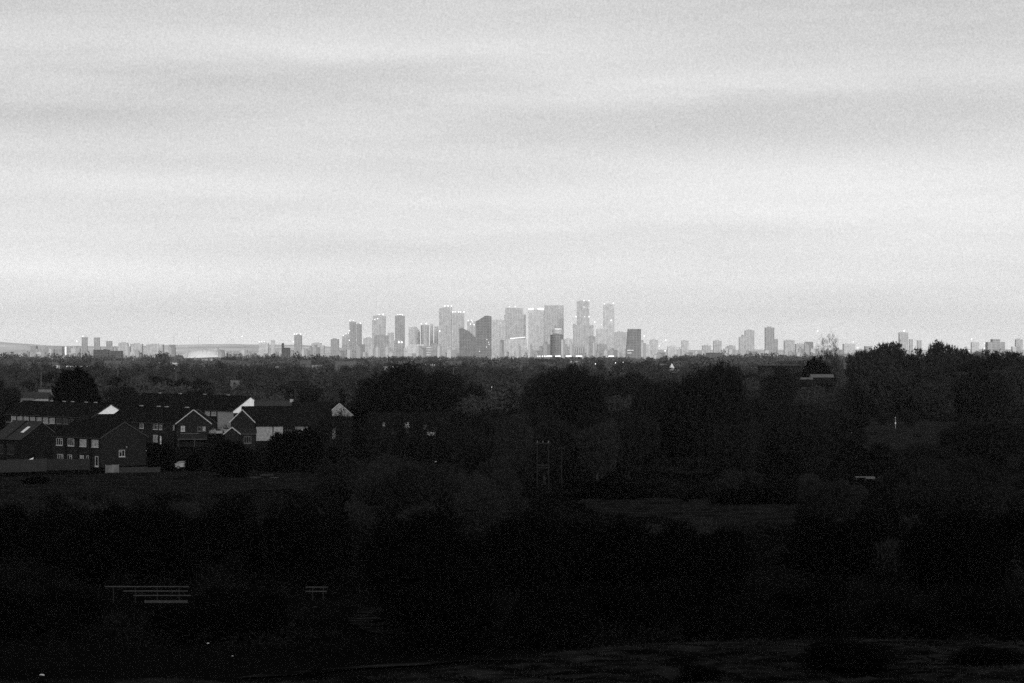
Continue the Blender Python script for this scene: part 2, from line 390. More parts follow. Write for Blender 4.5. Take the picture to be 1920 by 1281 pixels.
def plant(kind, px, D, h, w, label, group=None, name=None, cat=None):
    tr, crn, H, W = trng.choice(protos[kind])
    x = X(px, D); z = float(gz(x, D))
    shrub = kind in ('shrub', 'paleshrub', 'darkshrub')
    nm = name or {'oak': 'oak_tree', 'bare': 'bare_tree', 'pale': 'birch_tree', 'poplar': 'poplar_tree', 'wispy': 'poplar_tree', 'hill': 'bare_tree', 'sparse': 'bare_tree', 'evergreen': 'evergreen_tree', 'far': 'bare_tree', 'hill': 'bare_tree', 'darkoak': 'oak_tree', 'darkshrub': 'shrub', 'shrub': 'shrub', 'paleshrub': 'shrub'}[kind]
    e = empty(nm, (x, D, z), trng.uniform(0, 6.28)); e.scale = (w / W, w / W, h / H)
    tag(e, label, cat or ('shrub' if shrub else 'tree'), group)
    a = bpy.data.objects.new('trunk', tr); COL.objects.link(a); a.parent = e
    b = bpy.data.objects.new('crown', crn); COL.objects.link(b); b.parent = e
    N_TREES['shrub' if shrub else 'tree'] += 1
    return e
# big single trees: kind, px centre, top row, base row or None, D, width in px, label
BIG = [
 ('evergreen', 144, 695, 900, 84, 'round dark tree standing alone behind the long terrace roofs'),
 ('oak', 765, 686, 735, 205, 'largest spreading oak, broad black dome beside the terraces, reaching almost to the skyline'),
 ('oak', 700, 722, 745, 120, 'lower shoulder oak in front of the broadest dome and beside the white gable'),
 ('oak', 1082, 689, 640, 150, 'dark domed oak with a small pale patch near its top, below the tallest tower group'),
 ('oak', 1022, 693, 700, 90, 'narrower oak joined to the near flank of the domed oak below the central towers'),
 ('oak', 1312, 683, 560, 200, 'wide black oak in front of the lone spire, forked trunk visible underneath'),
 ('oak', 1236, 716, 600, 110, 'half-height oak leaning against the wide black oak'),
 ('oak', 1463, 690, 980, 76, 'rounded dark tree between the wide black oak and the white-roofed house'),
 ('evergreen', 1530, 672, 1350, 54, 'dense black evergreen rising right above the white-roofed house'),
 ('wispy', 1543, 634, 1700, 26, 'shorter of the two bare poplars breaking the skyline over the black evergreen'),
 ('wispy', 1560, 625, 1750, 26, 'taller of the two bare poplars breaking the skyline over the black evergreen'),
 ('hill', 1666, 644, 1150, 100, 'tree whose crown forms the highest hump of the wood on the hill'),
 ('hill', 1756, 643, 1180, 70, 'pointed tree top second in height along the wood on the hill'),
 ('hill', 1796, 654, 1150, 46, 'small round tree top along the wood on the hill, beside the pointed one'),
 ('hill', 1715, 657, 1120, 90, 'tree filling the dip between the two humps of the wood on the hill'),
 ('hill', 1634, 655, 1100, 84, 'outermost tree of the wood on the hill where it steps down to the town'),
 ('hill', 1838, 660, 1120, 90, 'tree below the pale slab block at the edge of the wood on the hill'),
 ('hill', 1895, 661, 1080, 100, 'tree standing just beyond the dark block with the raised roof'),
 ('hill', 1610, 664, 1200, 50, 'low tree at the foot of the wood on the hill beside the long white shed'),
 ('evergreen', 433, 828, 512, 76, 'black evergreen clump standing in front of the small gabled annexe'),
 ('evergreen', 536, 812, 560, 66, 'black bushy evergreen hiding the lower wall of the pale rendered house'),
 ('evergreen', 574, 806, 590, 60, 'black evergreen beside the bushy one under the long dark roof'),
 ('bare', 606, 772, 600, 34, 'narrow dark tree in front of the patchy white gable'),
 ('evergreen', 300, 836, 600, 50, 'dark garden tree beyond the white door of the middle terrace'),
 ('oak', 1838, 790, 505, 190, 'huge black tree on the meadow edge below the hillside wood'),
 ('oak', 1745, 833, 480, 120, 'rounded black tree standing in front of the hillside meadow'),
 ('bare', 1655, 770, 860, 36, 'small dark tree just beside the thin white post, on its town side'),
 ('bare', 1706, 768, 840, 40, 'small dark tree just behind the thin white post, on its hill side'),
 ('bare', 1610, 778, 800, 50, 'tree at the open end of the hillside meadow'),
 ('pale', 1392, 790, 500, 60, 'pale leaning birch beside the wide black oak'),
 ('pale', 960, 778, 470, 70, 'pale twiggy birch behind the wooden twin-pole frame'),
 ('pale', 1120, 790, 480, 90, 'pale many-stemmed birch between the twin-pole frame and the wide black oak'),
 ('pale', 1050, 800, 500, 60, 'slim birch next to the single pole'),
 ('darkoak', 838, 1030, 199, 300, 'near black oak whose trunk stands out against a paler gap in the hedge'),
 ('evergreen', 364, 856, 535, 34, 'low black bush in front of the tail of the white car'),
 ('evergreen', 319, 866, 545, 20, 'smallest black bush in front of the nose of the white car'),
]
for k, px, top, D, wpx, lab in BIG + [('sparse', p_, t_, 600 + i_ * 9, w_, l_) for i_, (p_, t_, w_, l_) in enumerate([(700, 770, 34, 'thin open tree before the bright wall fragments, nearest the patchy gable'), (728, 776, 30, 'second thin open tree before the bright wall fragments under the biggest oak'), (752, 772, 36, 'middle thin open tree before the bright wall fragments under the biggest oak'), (782, 768, 34, 'fourth thin open tree before the bright wall fragments, past the middle one'), (812, 774, 34, 'thin open tree before the brightest wall fragment under the biggest oak'), (840, 778, 26, 'outermost thin open tree past the bright wall fragments'), (640, 766, 46, 'thin open tree whose branches cross the patchy white gable')])]:
    h = Z(top, D) - float(gz(X(px, D), D))
    plant(k, px, D, h, wpx / F * D * 1.02, lab)
# protected image rectangles (x0,y0,x1,y1,D): nothing nearer than D may cover them
PROT = [(-50, 752, 300, 880, 600), (300, 740, 660, 826, 700), (-60, 880, 560, 915, 530), (262, 840, 300, 870, 560), (325, 855, 352, 875, 565), (1600, 784, 1850, 832, 900), (1620, 832, 1740, 858, 780), (1110, 937, 1470, 976, 415), (655, 1142, 868, 1184, 225), (1228, 858, 1332, 884, 520), (692, 787, 842, 812, 690),
        (194, 1094, 356, 1134, 245), (570, 1094, 622, 1122, 245), (998, 822, 1062, 905, 455), (1600, 889, 1646, 902, 520), (1150, 902, 1202, 912, 440),
        (1503, 700, 1578, 714, 1300), (1590, 680, 1612, 690, 2000), (1425, 682, 1505, 688, 2000), (36, 698, 104, 746, 1250), (216, 690, 226, 722, 1300), (0, 700, 30, 712, 1300), (326, 692, 334, 716, 1300),
        (1252, 680, 1268, 694, 1900), (1672, 780, 1686, 808, 840), (1100, 676, 1175, 700, 2400), (425, 711, 465, 718, 1500), (500, 711, 640, 722, 1500), (0, 640, 1600, 660, 4200), (640, 560, 1260, 668, 99999), (336, 640, 414, 671.5, 6790)]
def ok(px, top, base, wpx, D):
    for x0, y0, x1, y1, DD in PROT:
        if D < DD and px + wpx * .46 > x0 and px - wpx * .46 < x1 and top < y1 - 1 and base > y0: return False
    return True
def scatter(n, kinds, x0, x1, D0, D1, h0, h1, label, group, wr=(.7, 1.0), cap=None):
    c = 0; t = 0
    while c < n and t < n * 30:
        t += 1
        D = math.sqrt(trng.uniform(D0 * D0, D1 * D1)); px = trng.uniform(x0, x1); h = trng.uniform(h0, h1); w = h * trng.uniform(*wr)
        g = float(gz(X(px, D), D)); top = HOR + F * (CH - g - h) / D; base = HOR + F * (CH - g) / D; wpx = w * F / D
        if cap and top < cap: continue
        if not ok(px, top, base, wpx, D): continue
        plant(trng.choice(kinds), px, D, h, w, label, group); c += 1
    return c
scatter(34, ['far'], -40, 640, 880, 1500, 7, 11.5, 'bare tree in the town wood behind the terraces, below the skyline', 'trees between the terraces and the skyline', (.9, 1.3), cap=681)
scatter(30, ['far'], 820, 1560, 900, 1700, 8, 13.5, 'bare tree in the grey belt behind the big dark oaks, under the towers', 'trees in the grey belt under the towers', (.9, 1.2), cap=677)
scatter(36, ['hill', 'hill', 'far'], 1580, 1990, 900, 1150, 11, 20, 'bare tree inside the hillside wood above the meadow', 'trees of the wood on the hill', (.8, 1.2), cap=668)
scatter(26, ['bare', 'bare', 'pale'], 640, 1240, 480, 680, 8, 12, 'bare tree in the thicket between the biggest oak and the twin-pole frame', 'trees in the middle thicket', (.75, 1.0), cap=770)
scatter(24, ['bare', 'oak'], 1200, 1640, 480, 800, 8, 13, 'bare tree in the thicket between the wide black oak and the hillside meadow', 'trees in the thicket below the hillside meadow', (.8, 1.1), cap=735)
scatter(20, ['bare', 'pale'], 560, 1100, 350, 470, 5, 9, 'slender bare tree in the scrub below the terraces and the biggest oak', 'trees in the scrub below the biggest oak', (.8, 1.1), cap=850)
scatter(22, ['bare', 'oak'], 1480, 1990, 330, 490, 6, 10, 'dark bare tree in the slope wood under the hillside meadow', 'trees in the slope wood', (.9, 1.2), cap=850)
scatter(24, ['darkoak'], -60, 640, 258, 340, 5, 8.5, 'black tree in the hollow between the grass field and the rail fence', 'trees in the hollow behind the rail fence', (.9, 1.3), cap=945)
scatter(30, ['darkoak'], 560, 1990, 240, 340, 5, 9, 'black tree in the hollow just beyond the rough grass bank', 'trees in the hollow beyond the bank', (1, 1.4), cap=960)
G_SH = [
 (34, ['paleshrub'], 1200, 1960, 270, 345, 2.4, 4.5, 'grey twiggy thorn bush on the slope between the small clearing and the grass bank', 'thorn bushes on the slope above the bank', (1, 1.5), 960),
 (18, ['paleshrub'], -40, 640, 300, 380, 2.4, 4.0, 'grey twiggy thorn bush on the edge of the hollow above the rail fence', 'thorn bushes above the rail fence', (1, 1.5), 940),
 (26, ['darkshrub'], -60, 640, 205, 240, 2, 3.4, 'black thorn shrub beside the rail fence', 'shrubs along the rail fence', (1.1, 1.6), 1100),
 (28, ['darkshrub'], 640, 1990, 200, 240, 2, 4, 'black thorn shrub along the lip of the rough grass bank', 'shrubs along the grass bank', (1.1, 1.8), 1080),
 (40, ['shrub', 'paleshrub'], -60, 900, 350, 500, 2.2, 4.2, 'low twiggy shrub in the scrub in front of the grass field', 'shrubs in the scrub by the grass field', (1, 1.5), 900),
 (44, ['shrub', 'paleshrub'], 900, 1990, 340, 480, 2.2, 4.4, 'low twiggy shrub around the small clearing', 'shrubs around the small clearing', (1, 1.5), 880),
 (7, ['darkshrub'], 1090, 1560, 395, 430, .8, 1.8, 'small dark bush growing on the small clearing', 'bushes on the small clearing', (1, 1.8), 900),
 (14, ['shrub'], 1580, 1900, 760, 930, 2, 3.6, 'dark shrub dotted over the hillside meadow', 'shrubs on the hillside meadow', (1, 1.4), 770),
]
for a in G_SH: scatter(*a[:-1], cap=a[-1])
for px, py, w, h, lab in [(1606, 838, 50, 34, 'bush at the lowest corner of the hillside meadow'), (1646, 858, 54, 30, 'second bush along the lower edge of the hillside meadow'), (1690, 868, 60, 28, 'broad bush at the bottom of the hillside meadow'), (1738, 862, 50, 32, 'bush where the hillside meadow edge turns up again'), (1778, 842, 46, 30, 'bush halfway up the far edge of the hillside meadow'), (1640, 818, 16, 9, 'tiny bush in the middle of the hillside meadow'), (1722, 822, 20, 10, 'small round bush in the open part of the hillside meadow'), (1590, 1262, 210, 60, 'long black bramble mound on the grass bank, wider than the others'), (1310, 1280, 90, 30, 'flat black bramble mound at the near edge of the grass bank'),
                          (583, 1296, 60, 44, 'rounded black bush cut off by the bottom of the view'), (1850, 1245, 170, 26, 'low black bramble strip at the far end of the grass bank'),
                          (66, 908, 70, 14, 'low dark bush in front of the grey garden fence'), (1130, 932, 190, 30, 'dark bramble mound at the top edge of the small clearing'), (1395, 944, 170, 26, 'dark bramble mound closing the small clearing')]:
    D = ground_at(px, py); plant('shrub' if 'hillside meadow' in lab else 'darkshrub', px, D, h / F * D, w / F * D, lab)

# stuff: far wood and undergrowth
def scatter_clumps(name, items, m, nt, size, rs):
    """items: (x,y,z0,h,w) clumps; nt triangles each"""
    r = np.random.RandomState(rs); it = np.array(items); n = len(it)
    c = np.repeat(it, nt, 0); k = len(c)
    p = r.normal(0, 1, (k, 3)); p = unit(p) * (r.rand(k, 1) ** .45)
    # flatten lower half, keep some trunk space
    pos = np.stack([c[:, 0] + p[:, 0] * c[:, 4] / 2, c[:, 1] + p[:, 1] * c[:, 4] / 2, c[:, 2] + c[:, 3] * (.52 + .48 * p[:, 2])], 1)
    s = size * (c[:, 3:4] ** .5)
    a = unit(r.normal(0, 1, (k, 3)) + np.array([0, 0, .6])) * s * r.uniform(.6, 1.5, (k, 1)); b = unit(r.normal(0, 1, (k, 3))) * s * .33
    V = np.stack([pos - b, pos + b, pos + a], 1).reshape(-1, 3)
    o = link_mesh(name, tri_mesh(name, V), m); tag(o, kind='stuff'); return o
r = np.random.RandomState(5); items = []
Ds = np.concatenate([np.geomspace(1000, 2600, 17), np.geomspace(2800, 7500, 12)])
for D in Ds:
    x0, x1 = -160, 2080; px = x0
    while px < x1:
        px += r.uniform(.55, 1.0) * 11 / D * F * (1 if D < 2600 else 1.6)
        Dn = D * r.uniform(.97, 1.03); h = r.uniform(7, 12.5) if D < 2600 else r.uniform(8, 13)
        w = h * r.uniform(.8, 1.3)
        h *= 1 + .22 * math.sin(px * .017 + D * .003) + .13 * math.sin(px * .051 + D * .01)
        if D < 1500: h *= .85
        if D > 2600: w *= 1.5; h *= 1.05 + .42 * math.sin(px * .013 + D) + .22 * math.sin(px * .045 + D * .7)
        wpx = w * F / Dn; g = float(gz(X(px, Dn), Dn)); top = HOR + F * (CH - g - h) / Dn
        if px > 1590: h += 1.5
        elif D < 2700 and top < 674 + 3 * math.sin(px * .02): continue
        if not ok(px, top, HOR + F * CH / Dn, wpx, Dn): continue
        items.append((X(px, Dn), Dn, g, h, w))
near_w = [i for i in items if i[1] < 2700]; far_w = [i for i in items if i[1] >= 2700]
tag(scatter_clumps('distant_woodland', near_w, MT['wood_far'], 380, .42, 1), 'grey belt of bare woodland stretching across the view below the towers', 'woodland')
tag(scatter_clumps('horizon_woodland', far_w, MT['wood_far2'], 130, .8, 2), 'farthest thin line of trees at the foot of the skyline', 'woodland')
items = []
for (D0, D1, dens, h0, h1) in [(196, 255, .22, .5, 1.6), (255, 360, .16, .8, 2.2), (360, 560, .07, .6, 2.0), (560, 1000, .02, 1, 3)]:
    area = 2150 / F * (D1 * D1 - D0 * D0) / 2
    for _ in range(int(area * dens)):
        D = math.sqrt(r.uniform(D0 * D0, D1 * D1)); px = r.uniform(-110, 2040); h = r.uniform(h0, h1); w = h * r.uniform(1.3, 2.4)
        g = float(gz(X(px, D), D)); top = HOR + F * (CH - g - h) / D; base = HOR + F * (CH - g) / D
        if not ok(px, top, base, w * F / D, D): continue
        if -60 < px < 600 and 884 < base < 928: continue
        if 1590 < px < 1870 and 780 < base < 845: continue
        if 1080 < px < 1500 and 932 < base < 992: continue
        items.append((X(px, D), D, g - .1, h, w))
tag(scatter_clumps('undergrowth', items, MT['under'], 46, .22, 3), 'dark bramble and scrub covering the hollow and the slopes', 'undergrowth')
# rough grass tufts on the near bank
n = 26000; px = r.uniform(-60, 2000, n); edge = 167 + 28.5 * smooth(440, 1500, px); y = edge - (edge - 150) * r.rand(n) ** 1.3; x = X(px, y)
base = np.stack([x, y, gz(x, y) + .0], 1); cl = (np.sin(x * .9) + np.sin(y * 1.3 + x * .3) + np.sin(x * .31 + y * .5)); hgt = (.12 + .16 * r.rand(n) + .07 * np.maximum(cl, 0))[:, None]
d = unit(np.stack([r.normal(0, .5, n), r.normal(0, .4, n), np.ones(n)], 1)); wv = np.stack([r.uniform(.01, .03, n), r.normal(0, .01, n), np.zeros(n)], 1)
tag(link_mesh('grass', tri_mesh('grass', np.stack([base - wv, base + wv, base + d * hgt], 1).reshape(-1, 3)), MT['bank']), 'rough grass tufts on the near bank', 'grass', kind='stuff')

# ------------------------------------------------------------------ houses
def frame_window(parent, face, u, z0, w, h, off, m_pane, m_frame, cols=3, transom=True, sill=True, name='window'):
    """face 'x': wall plane x=off facing -X, u along Y; face 'y': wall plane y=off facing -Y, u along X"""
    t = .09; d0, d1 = -.06, .05
    def bx(mb, u0, u1, a0, a1, e0, e1):
        if face == 'y': mb.box((u0, off + e0, a0), (u1, off + e1, a1))
        else: mb.box((off + e0, u0, a0), (off + e1, u1, a1))
    f = MB()
    bx(f, u, u + w, z0, z0 + t, d0, d1); bx(f, u, u + w, z0 + h - t, z0 + h, d0, d1)
    bx(f, u, u + t, z0 + t, z0 + h - t, d0, d1); bx(f, u + w - t, u + w, z0 + t, z0 + h - t, d0, d1)
    for i in range(1, cols):
        c = u + w * i / cols; bx(f, c - t / 2, c + t / 2, z0 + t, z0 + h - t, d0 + .01, d1)
    if transom: bx(f, u + t, u + w * (1 / cols), z0 + h * .68, z0 + h * .68 + t, d0 + .012, d1)
    fo = f.build(name, m_frame, parent)
    p = MB(); bx(p, u + t * .5, u + w - t * .5, z0 + t * .5, z0 + h - t * .5, -.02, .03); p.build('pane', m_pane, fo)
    if sill:
        s_ = MB(); bx(s_, u - .08, u + w + .08, z0 - .12, z0 - .003, -.16, 0); s_.build('sill', m_frame, fo)
    return fo
def house(name, label, cat, pxc, D, alpha, axis, W, L, zbase, zeave, zridge, wall, roof, verge=None, gable=None, gable_z=None, group=None, over=.25, chimneys=(), vents=()):
    """nearest corner at pixel column pxc, depth D. local X right-back, local Y left-back. axis = ridge direction. W across, L along the ridge"""
    root = empty(name, (X(pxc, D), D, zbase), R(alpha)); tag(root, label, cat, group)
    he, hr = zeave - zbase, zridge - zbase
    w = MB()
    if axis == 'y':
        w.hull([(0, 0, -1.5), (W, 0, -1.5), (W, L, -1.5), (0, L, -1.5)], [(0, 0, he), (W, 0, he), (W, L, he), (0, L, he)])
        w.add([(0, 0, he), (W, 0, he), (W / 2, 0, hr - .1), (0, L, he), (W, L, he), (W / 2, L, hr - .1)], [(0, 1, 2), (3, 5, 4), (0, 2, 5, 3), (1, 4, 5, 2)])
    else:
        w.hull([(0, 0, -1.5), (L, 0, -1.5), (L, W, -1.5), (0, W, -1.5)], [(0, 0, he), (L, 0, he), (L, W, he), (0, W, he)])
        w.add([(0, 0, he), (0, W, he), (0, W / 2, hr - .1), (L, 0, he), (L, W, he), (L, W / 2, hr - .1)], [(0, 2, 1), (3, 4, 5), (0, 3, 5, 2), (1, 2, 5, 4)])
    w.build('wall', wall, root)
    def pt(a, l, z): return (a, l, z) if axis == 'y' else (l, a, z)
    # roof: two pitched slabs
    rf = MB(); th = .16; sl = (hr - he) / (W / 2); eo = .35
    for sgn in (0, 1):
        a0 = -eo if sgn == 0 else W + eo; am = W / 2
        z0 = he - sl * eo + .05; z1 = hr + .05
        bot = [pt(a0, -over, z0), pt(am, -over, z1), pt(am, L + over, z1), pt(a0, L + over, z0)]; top = [(p[0], p[1], p[2] + th) for p in bot]
        rf.hull(bot, top)
    ro = rf.build('roof', roof, root)
    rt = MB(); rt.bar(pt(W / 2, -over, hr + .26), pt(W / 2, L + over, hr + .26), .25, .12); rt.build('ridge_tiles', roof, ro)
    for (l, hh, mm_) in chimneys:
        c = MB(); c.box(pt(W / 2 - .45, l, hr - .5) if axis == 'y' else (l, W / 2 - .45, hr - .5), pt(W / 2 + .45, l + .9, hr + hh) if axis == 'y' else (l + .9, W / 2 + .45, hr + hh)); ch = c.build('chimney', mm_, ro)
        c = MB(); q = pt(W / 2, l + .45, hr + hh); c.tube(q, (q[0], q[1], q[2] + .35), .14, .12); c.build('chimney_pot', MT['brick'], ch)
    for l in vents:
        c = MB(); q0 = pt(W / 2 - .25, l, hr + .32); q1 = pt(W / 2 + .25, l + 1.3, hr + .55); c.box(tuple(min(a, b) for a, b in zip(q0, q1)), tuple(max(a, b) for a, b in zip(q0, q1))); c.build('ridge_vent', MT['render'], ro)
    if verge:
        for nm, l in (('bargeboard', -over - .05),):
            for a0 in (-eo, W + eo):
                v = MB(); z0 = he - sl * eo + .08; v.bar(pt(a0, l, z0), pt(W / 2, l, hr + .08), .06, .21) if True else None
                v.build(nm, verge, root)
        g = MB(); g.bar(pt(-eo - .05, -over, he - sl * eo), pt(-eo - .05, L + over, he - sl * eo), .1, .12); g.build('gutter', MT['metaldark'], root)
    if gable is not None:
        zb = (gable_z if gable_z is not None else 0)
        g = MB(); e = -.05
        # cladding over the upper gable at l = 0
        k = (hr - .1 - he) / (W / 2)
        if zb >= he:
            a = (zb - he) / k; g.hull([pt(a, e, zb), pt(W - a, e, zb), pt(W / 2, e, hr - .12)], [pt(a, 0, zb), pt(W - a, 0, zb), pt(W / 2, 0, hr - .12)])
        else:
            g.hull([pt(0, e, zb), pt(W, e, zb), pt(W, e, he), pt(W / 2, e, hr - .12), pt(0, e, he)], [pt(0, -.001, zb), pt(W, -.001, zb), pt(W, -.001, he), pt(W / 2, -.001, hr - .12), pt(0, -.001, he)])
        g.build('gable_cladding', gable, root)
    return root
WH = MT['frame']; GL = MT['glass']; CU = MT['curtain']
# A: far-left house end with a lighter roof and a skylight
hA = house('brick_house', 'brick house end with a lighter roof and a bright skylight, at the garden fence', 'house', 40, 612, 36, 'y', 9.3, 13, -1.9, 3.7, 7.0, MT['brick2'], MT['tile3'], MT['metaldark'])
k = (7.0 - 3.7) / 4.65
s_ = MB(); s_.hull([(1.4, 1.9, 5.6 + 1.4 * k + .24), (3.0, 1.9, 5.6 + 3.0 * k + .24), (3.0, 3.1, 5.6 + 3.0 * k + .24), (1.4, 3.1, 5.6 + 1.4 * k + .24)], [(1.4, 1.9, 5.6 + 1.4 * k + .34), (3.0, 1.9, 5.6 + 3.0 * k + .34), (3.0, 3.1, 5.6 + 3.0 * k + .34), (1.4, 3.1, 5.6 + 1.4 * k + .34)]); s_.build('skylight', MT['white'], hA)
s_ = MB(); s_.bar((-.4, 6.4, 5.6 - .4 * k + .3), (4.6, 6.4, 8.9 + .3), .3, .22); s_.build('party_wall_coping', MT['tile'], hA)
frame_window(hA, 'x', 3.5, 2.2, 3.0, 2.0, 0, GL, MT['metaldark'], 3); frame_window(hA, 'x', 8.5, 2.2, 2.4, 2.0, 0, GL, MT['metaldark'], 2)
# B: front terrace with four upstairs windows
zb = -1.0
hB = house('brick_terrace', 'dark brick terrace with four bright windows upstairs and a plain gable end', 'house', 190, 578, 38, 'y', 10.3, 19.5, zb, 4.95, 7.85, MT['brick'], MT['tile'], MT['metaldark'])
fB = 4.95 - zb
for u, pane, c in [(1.2, CU, 4), (6.0, CU, 5), (10.9, GL, 3), (15.6, GL, 3)]:
    frame_window(hB, 'x', u, fB - 1.95, 2.5, 1.45, 0, pane, WH, c)
for u, pane, w_, c in [(4.4, GL, 1.5, 2), (7.0, CU, 2.6, 2), (11.8, GL, 2.6, 3), (15.4, GL, 2.2, 3)]:
    frame_window(hB, 'x', u, fB - 5.05, w_, 1.3, 0, pane, WH, c)
d_ = MB(); d_.box((-.05, 1.2, .1), (0, 2.2, 2.1)); dd = d_.build('door', MT['brick2'], hB); d_ = MB()
for a in ((-.1, 1.1, 0, -.05, 1.2, 2.2), (-.1, 2.2, 0, -.05, 2.32, 2.2), (-.1, 1.2, 2.1, -.05, 2.2, 2.2), (-.12, 1.05, -.0, -.02, 2.4, .35)): d_.box(a[:3], a[3:])
d_.build('door_frame', WH, dd)
frame_window(hB, 'y', 4.0, fB - 3.9, 1.35, 1.35, 0, GL, WH, 2)
s_ = MB(); s_.tube((5.7, 0, fB - 2.0), (5.7, -.25, fB - 2.0), .1, .1); s_.build('wall_lamp', WH, hB)
for u in (3.75, 8.55, 13.5):
    s_ = MB(); s_.box((-.12, u, -1), (-.001, u + 1.0, fB - .1)); s_.build('recessed_panel', MT['brick2'], hB)
# C: second long terrace, white gable tip
hC = house('brick_terrace', 'long terrace with pale window bands and a white gable tip leaning towards the middle', 'house', 172, 775, 33, 'y', 11.2, 58, -.5, 4.5, 7.9, MT['brick2'], MT['tile'], MT['metaldark'], gable=MT['weather'], gable_z=5.9, vents=(9, 15, 24, 29.5, 38, 50))
for u in range(12): frame_window(hC, 'x', 2 + u * 4.4, 2.9, 3.2, 1.5, 0, CU if u > 4 else GL, WH if u > 4 else MT['render2'], 3, False)
s_ = MB(); s_.box((-.09, 27, 2.5), (-.01, 57, 2.8)); s_.build('fascia_band', MT['render2'], hC)
# D: third terrace
hD = house('brick_terrace', 'dark terrace with two stacked bright window pairs beside a white door', 'house', 336, 716, 33, 'y', 10, 41.5, -.5, 4.4, 7.75, MT['brick'], MT['tile'], MT['metaldark'], vents=(5, 16.5, 21, 31))
for u, w_, z_, h_, pn, c in [(11.9, 2.6, 3.1, 1.45, GL, 3), (9.6, 1.4, 3.1, 1.45, GL, 2), (11.9, 2.6, 0.0, 1.7, CU, 4), (2.6, .7, 3.2, 1.2, CU, 1), (20.0, 2.2, 3.2, 1.3, GL, 3)]:
    frame_window(hD, 'x', u, z_, w_, h_, 0, pn, WH, c)
s_ = MB(); s_.box((-.08, 9.9, -.6), (-.001, 10.5, 1.5)); s_.build('door', MT['white'], hD)
# E: gabled wing facing us
hE = house('gabled_house', 'brick gabled house with thin white roof edges facing the field and a hipped porch', 'house', 331.5, 704, 6, 'y', 8.1, 9, -.6, 4.7, 7.9, MT['brick'], MT['tile'], MT['verge'])
frame_window(hE, 'y', 1.0, 3.4, .95, 1.25, 0, CU, WH, 1); frame_window(hE, 'y', 5.0, 3.4, .9, 1.1, 0, GL, MT['render2'], 1); frame_window(hE, 'y', 6.1, 3.4, .9, 1.1, 0, CU, MT['render2'], 1)
s_ = MB(); s_.box((.9, -.12, 2.75), (5.4, -.001, 2.85)); s_.build('string_course', MT['render2'], hE)
s_ = MB(); s_.hull([(.2, -2.8, 1.55), (8.2, -2.8, 1.55), (8.2, 0, 1.55), (.2, 0, 1.55)], [(1.8, -.9, 2.6), (6.8, -.9, 2.6), (6.8, -.0, 2.6), (1.8, -.0, 2.6)]); po = s_.build('porch', MT['tile2'], hE)
s_ = MB(); s_.bar((.2, -2.85, 1.5), (8.2, -2.85, 1.5), .08, .1); s_.build('gutter', MT['render2'], po)
for xx in (.3, 4.2, 8.0):
    s_ = MB(); s_.box((xx, -2.75, -1), (xx + .15, -2.6, 1.5)); s_.build('porch_post', MT['metaldark'], po)
# F: rear long terrace with white gable end and pale end wall
hF = house('brick_terrace', 'rearmost long terrace ending in a pale end house with a bright white gable', 'house', 437.5, 851, 32, 'y', 11.2, 75, -.5, 4.8, 8.75, MT['brick2'], MT['tile'], MT['metaldark'], gable=MT['weather'], gable_z=4.6, vents=(14, 30, 47, 62))
s_ = MB(); s_.box((-.06, .0, -1), (-.001, 10.3, 5.2)); s_.build('rendered_end_wall', MT['render'], hF)
for u, w_ in ((11.3, 3.2), (15.6, 3.2), (22, 3)): frame_window(hF, 'x', u, 3.6, w_, 1.55, 0, GL if u > 20 else CU, WH, 4, False)
# G: long dark-roofed house, pale rendered front
hG = house('rendered_house', 'long dark-roofed house with pale rendered lower walls half hidden by evergreens', 'house', 457.5, 695, 9, 'x', 11, 21.2, -.9, 4.35, 8.6, MT['brick2'], MT['tile'], None)
for a, b, z0, z1, m_ in ((2.9, 6.8, 1.6, 5.1, 'render'), (7.05, 9.3, 1.2, 5.1, 'render'), (12.2, 15.3, 1.2, 5.0, 'render2')):
    s_ = MB(); s_.box((a, -.05, z0), (b, -.001, z1)); s_.build('rendered_panel', MT[m_], hG)
frame_window(hG, 'y', 9.8, 2.6, 1.6, 1.6, 0, GL, MT['render2'], 2); frame_window(hG, 'y', 13.1, 2.6, 1.0, 1.7, -.05, CU, WH, 2)
# roof behind G catching light, put into the colour by paler tiles
hG3 = house('rendered_house', 'house showing only a strip of paler roof beside the bright white gable', 'house', 478.5, 790, 6, 'x', 8, 10.5, -.5, 5.0, 8.4, MT['brick2'], MT['tile3'], None, chimneys=((9.5, .7, MT['render']),))
hG4 = house('brick_house', 'dark-roofed house just past the strip of paler roof, behind the long dark roof', 'house', 549, 782, 4, 'x', 8, 12.5, -.5, 5.0, 8.25, MT['brick2'], MT['tile'], None)
# G2: gable in front
hG2 = house('gabled_house', 'dark brick gable, white-edged, between the pale end wall and the long dark roof', 'house', 432.5, 680, 4, 'y', 5.4, 8, -.9, 5.7, 8.4, MT['brick'], MT['tile'], MT['verge'])
# H: annexe
hH = house('garage', 'smallest gabled annexe with white roof edges in front of the dark brick gable', 'garage', 421.5, 664, 3, 'y', 3.3, 5, -.9, 3.35, 4.7, MT['brick'], MT['tile2'], MT['verge'])
hL = house('lean_to', 'low lean-to with a white gutter and one tall window joined to the annexe', 'lean-to', 449, 668, 3, 'x', 4, 3.6, -.9, 3.2, 3.9, MT['brick'], MT['tile2'], None)
frame_window(hL, 'y', 1.0, 1.9, 1.7, 1.6, 0, GL, MT['render2'], 3, False); s_ = MB(); s_.bar((-.2, -.42, 4.0), (3.8, -.42, 4.0), .08, .1); s_.build('gutter', MT['render2'], hL)
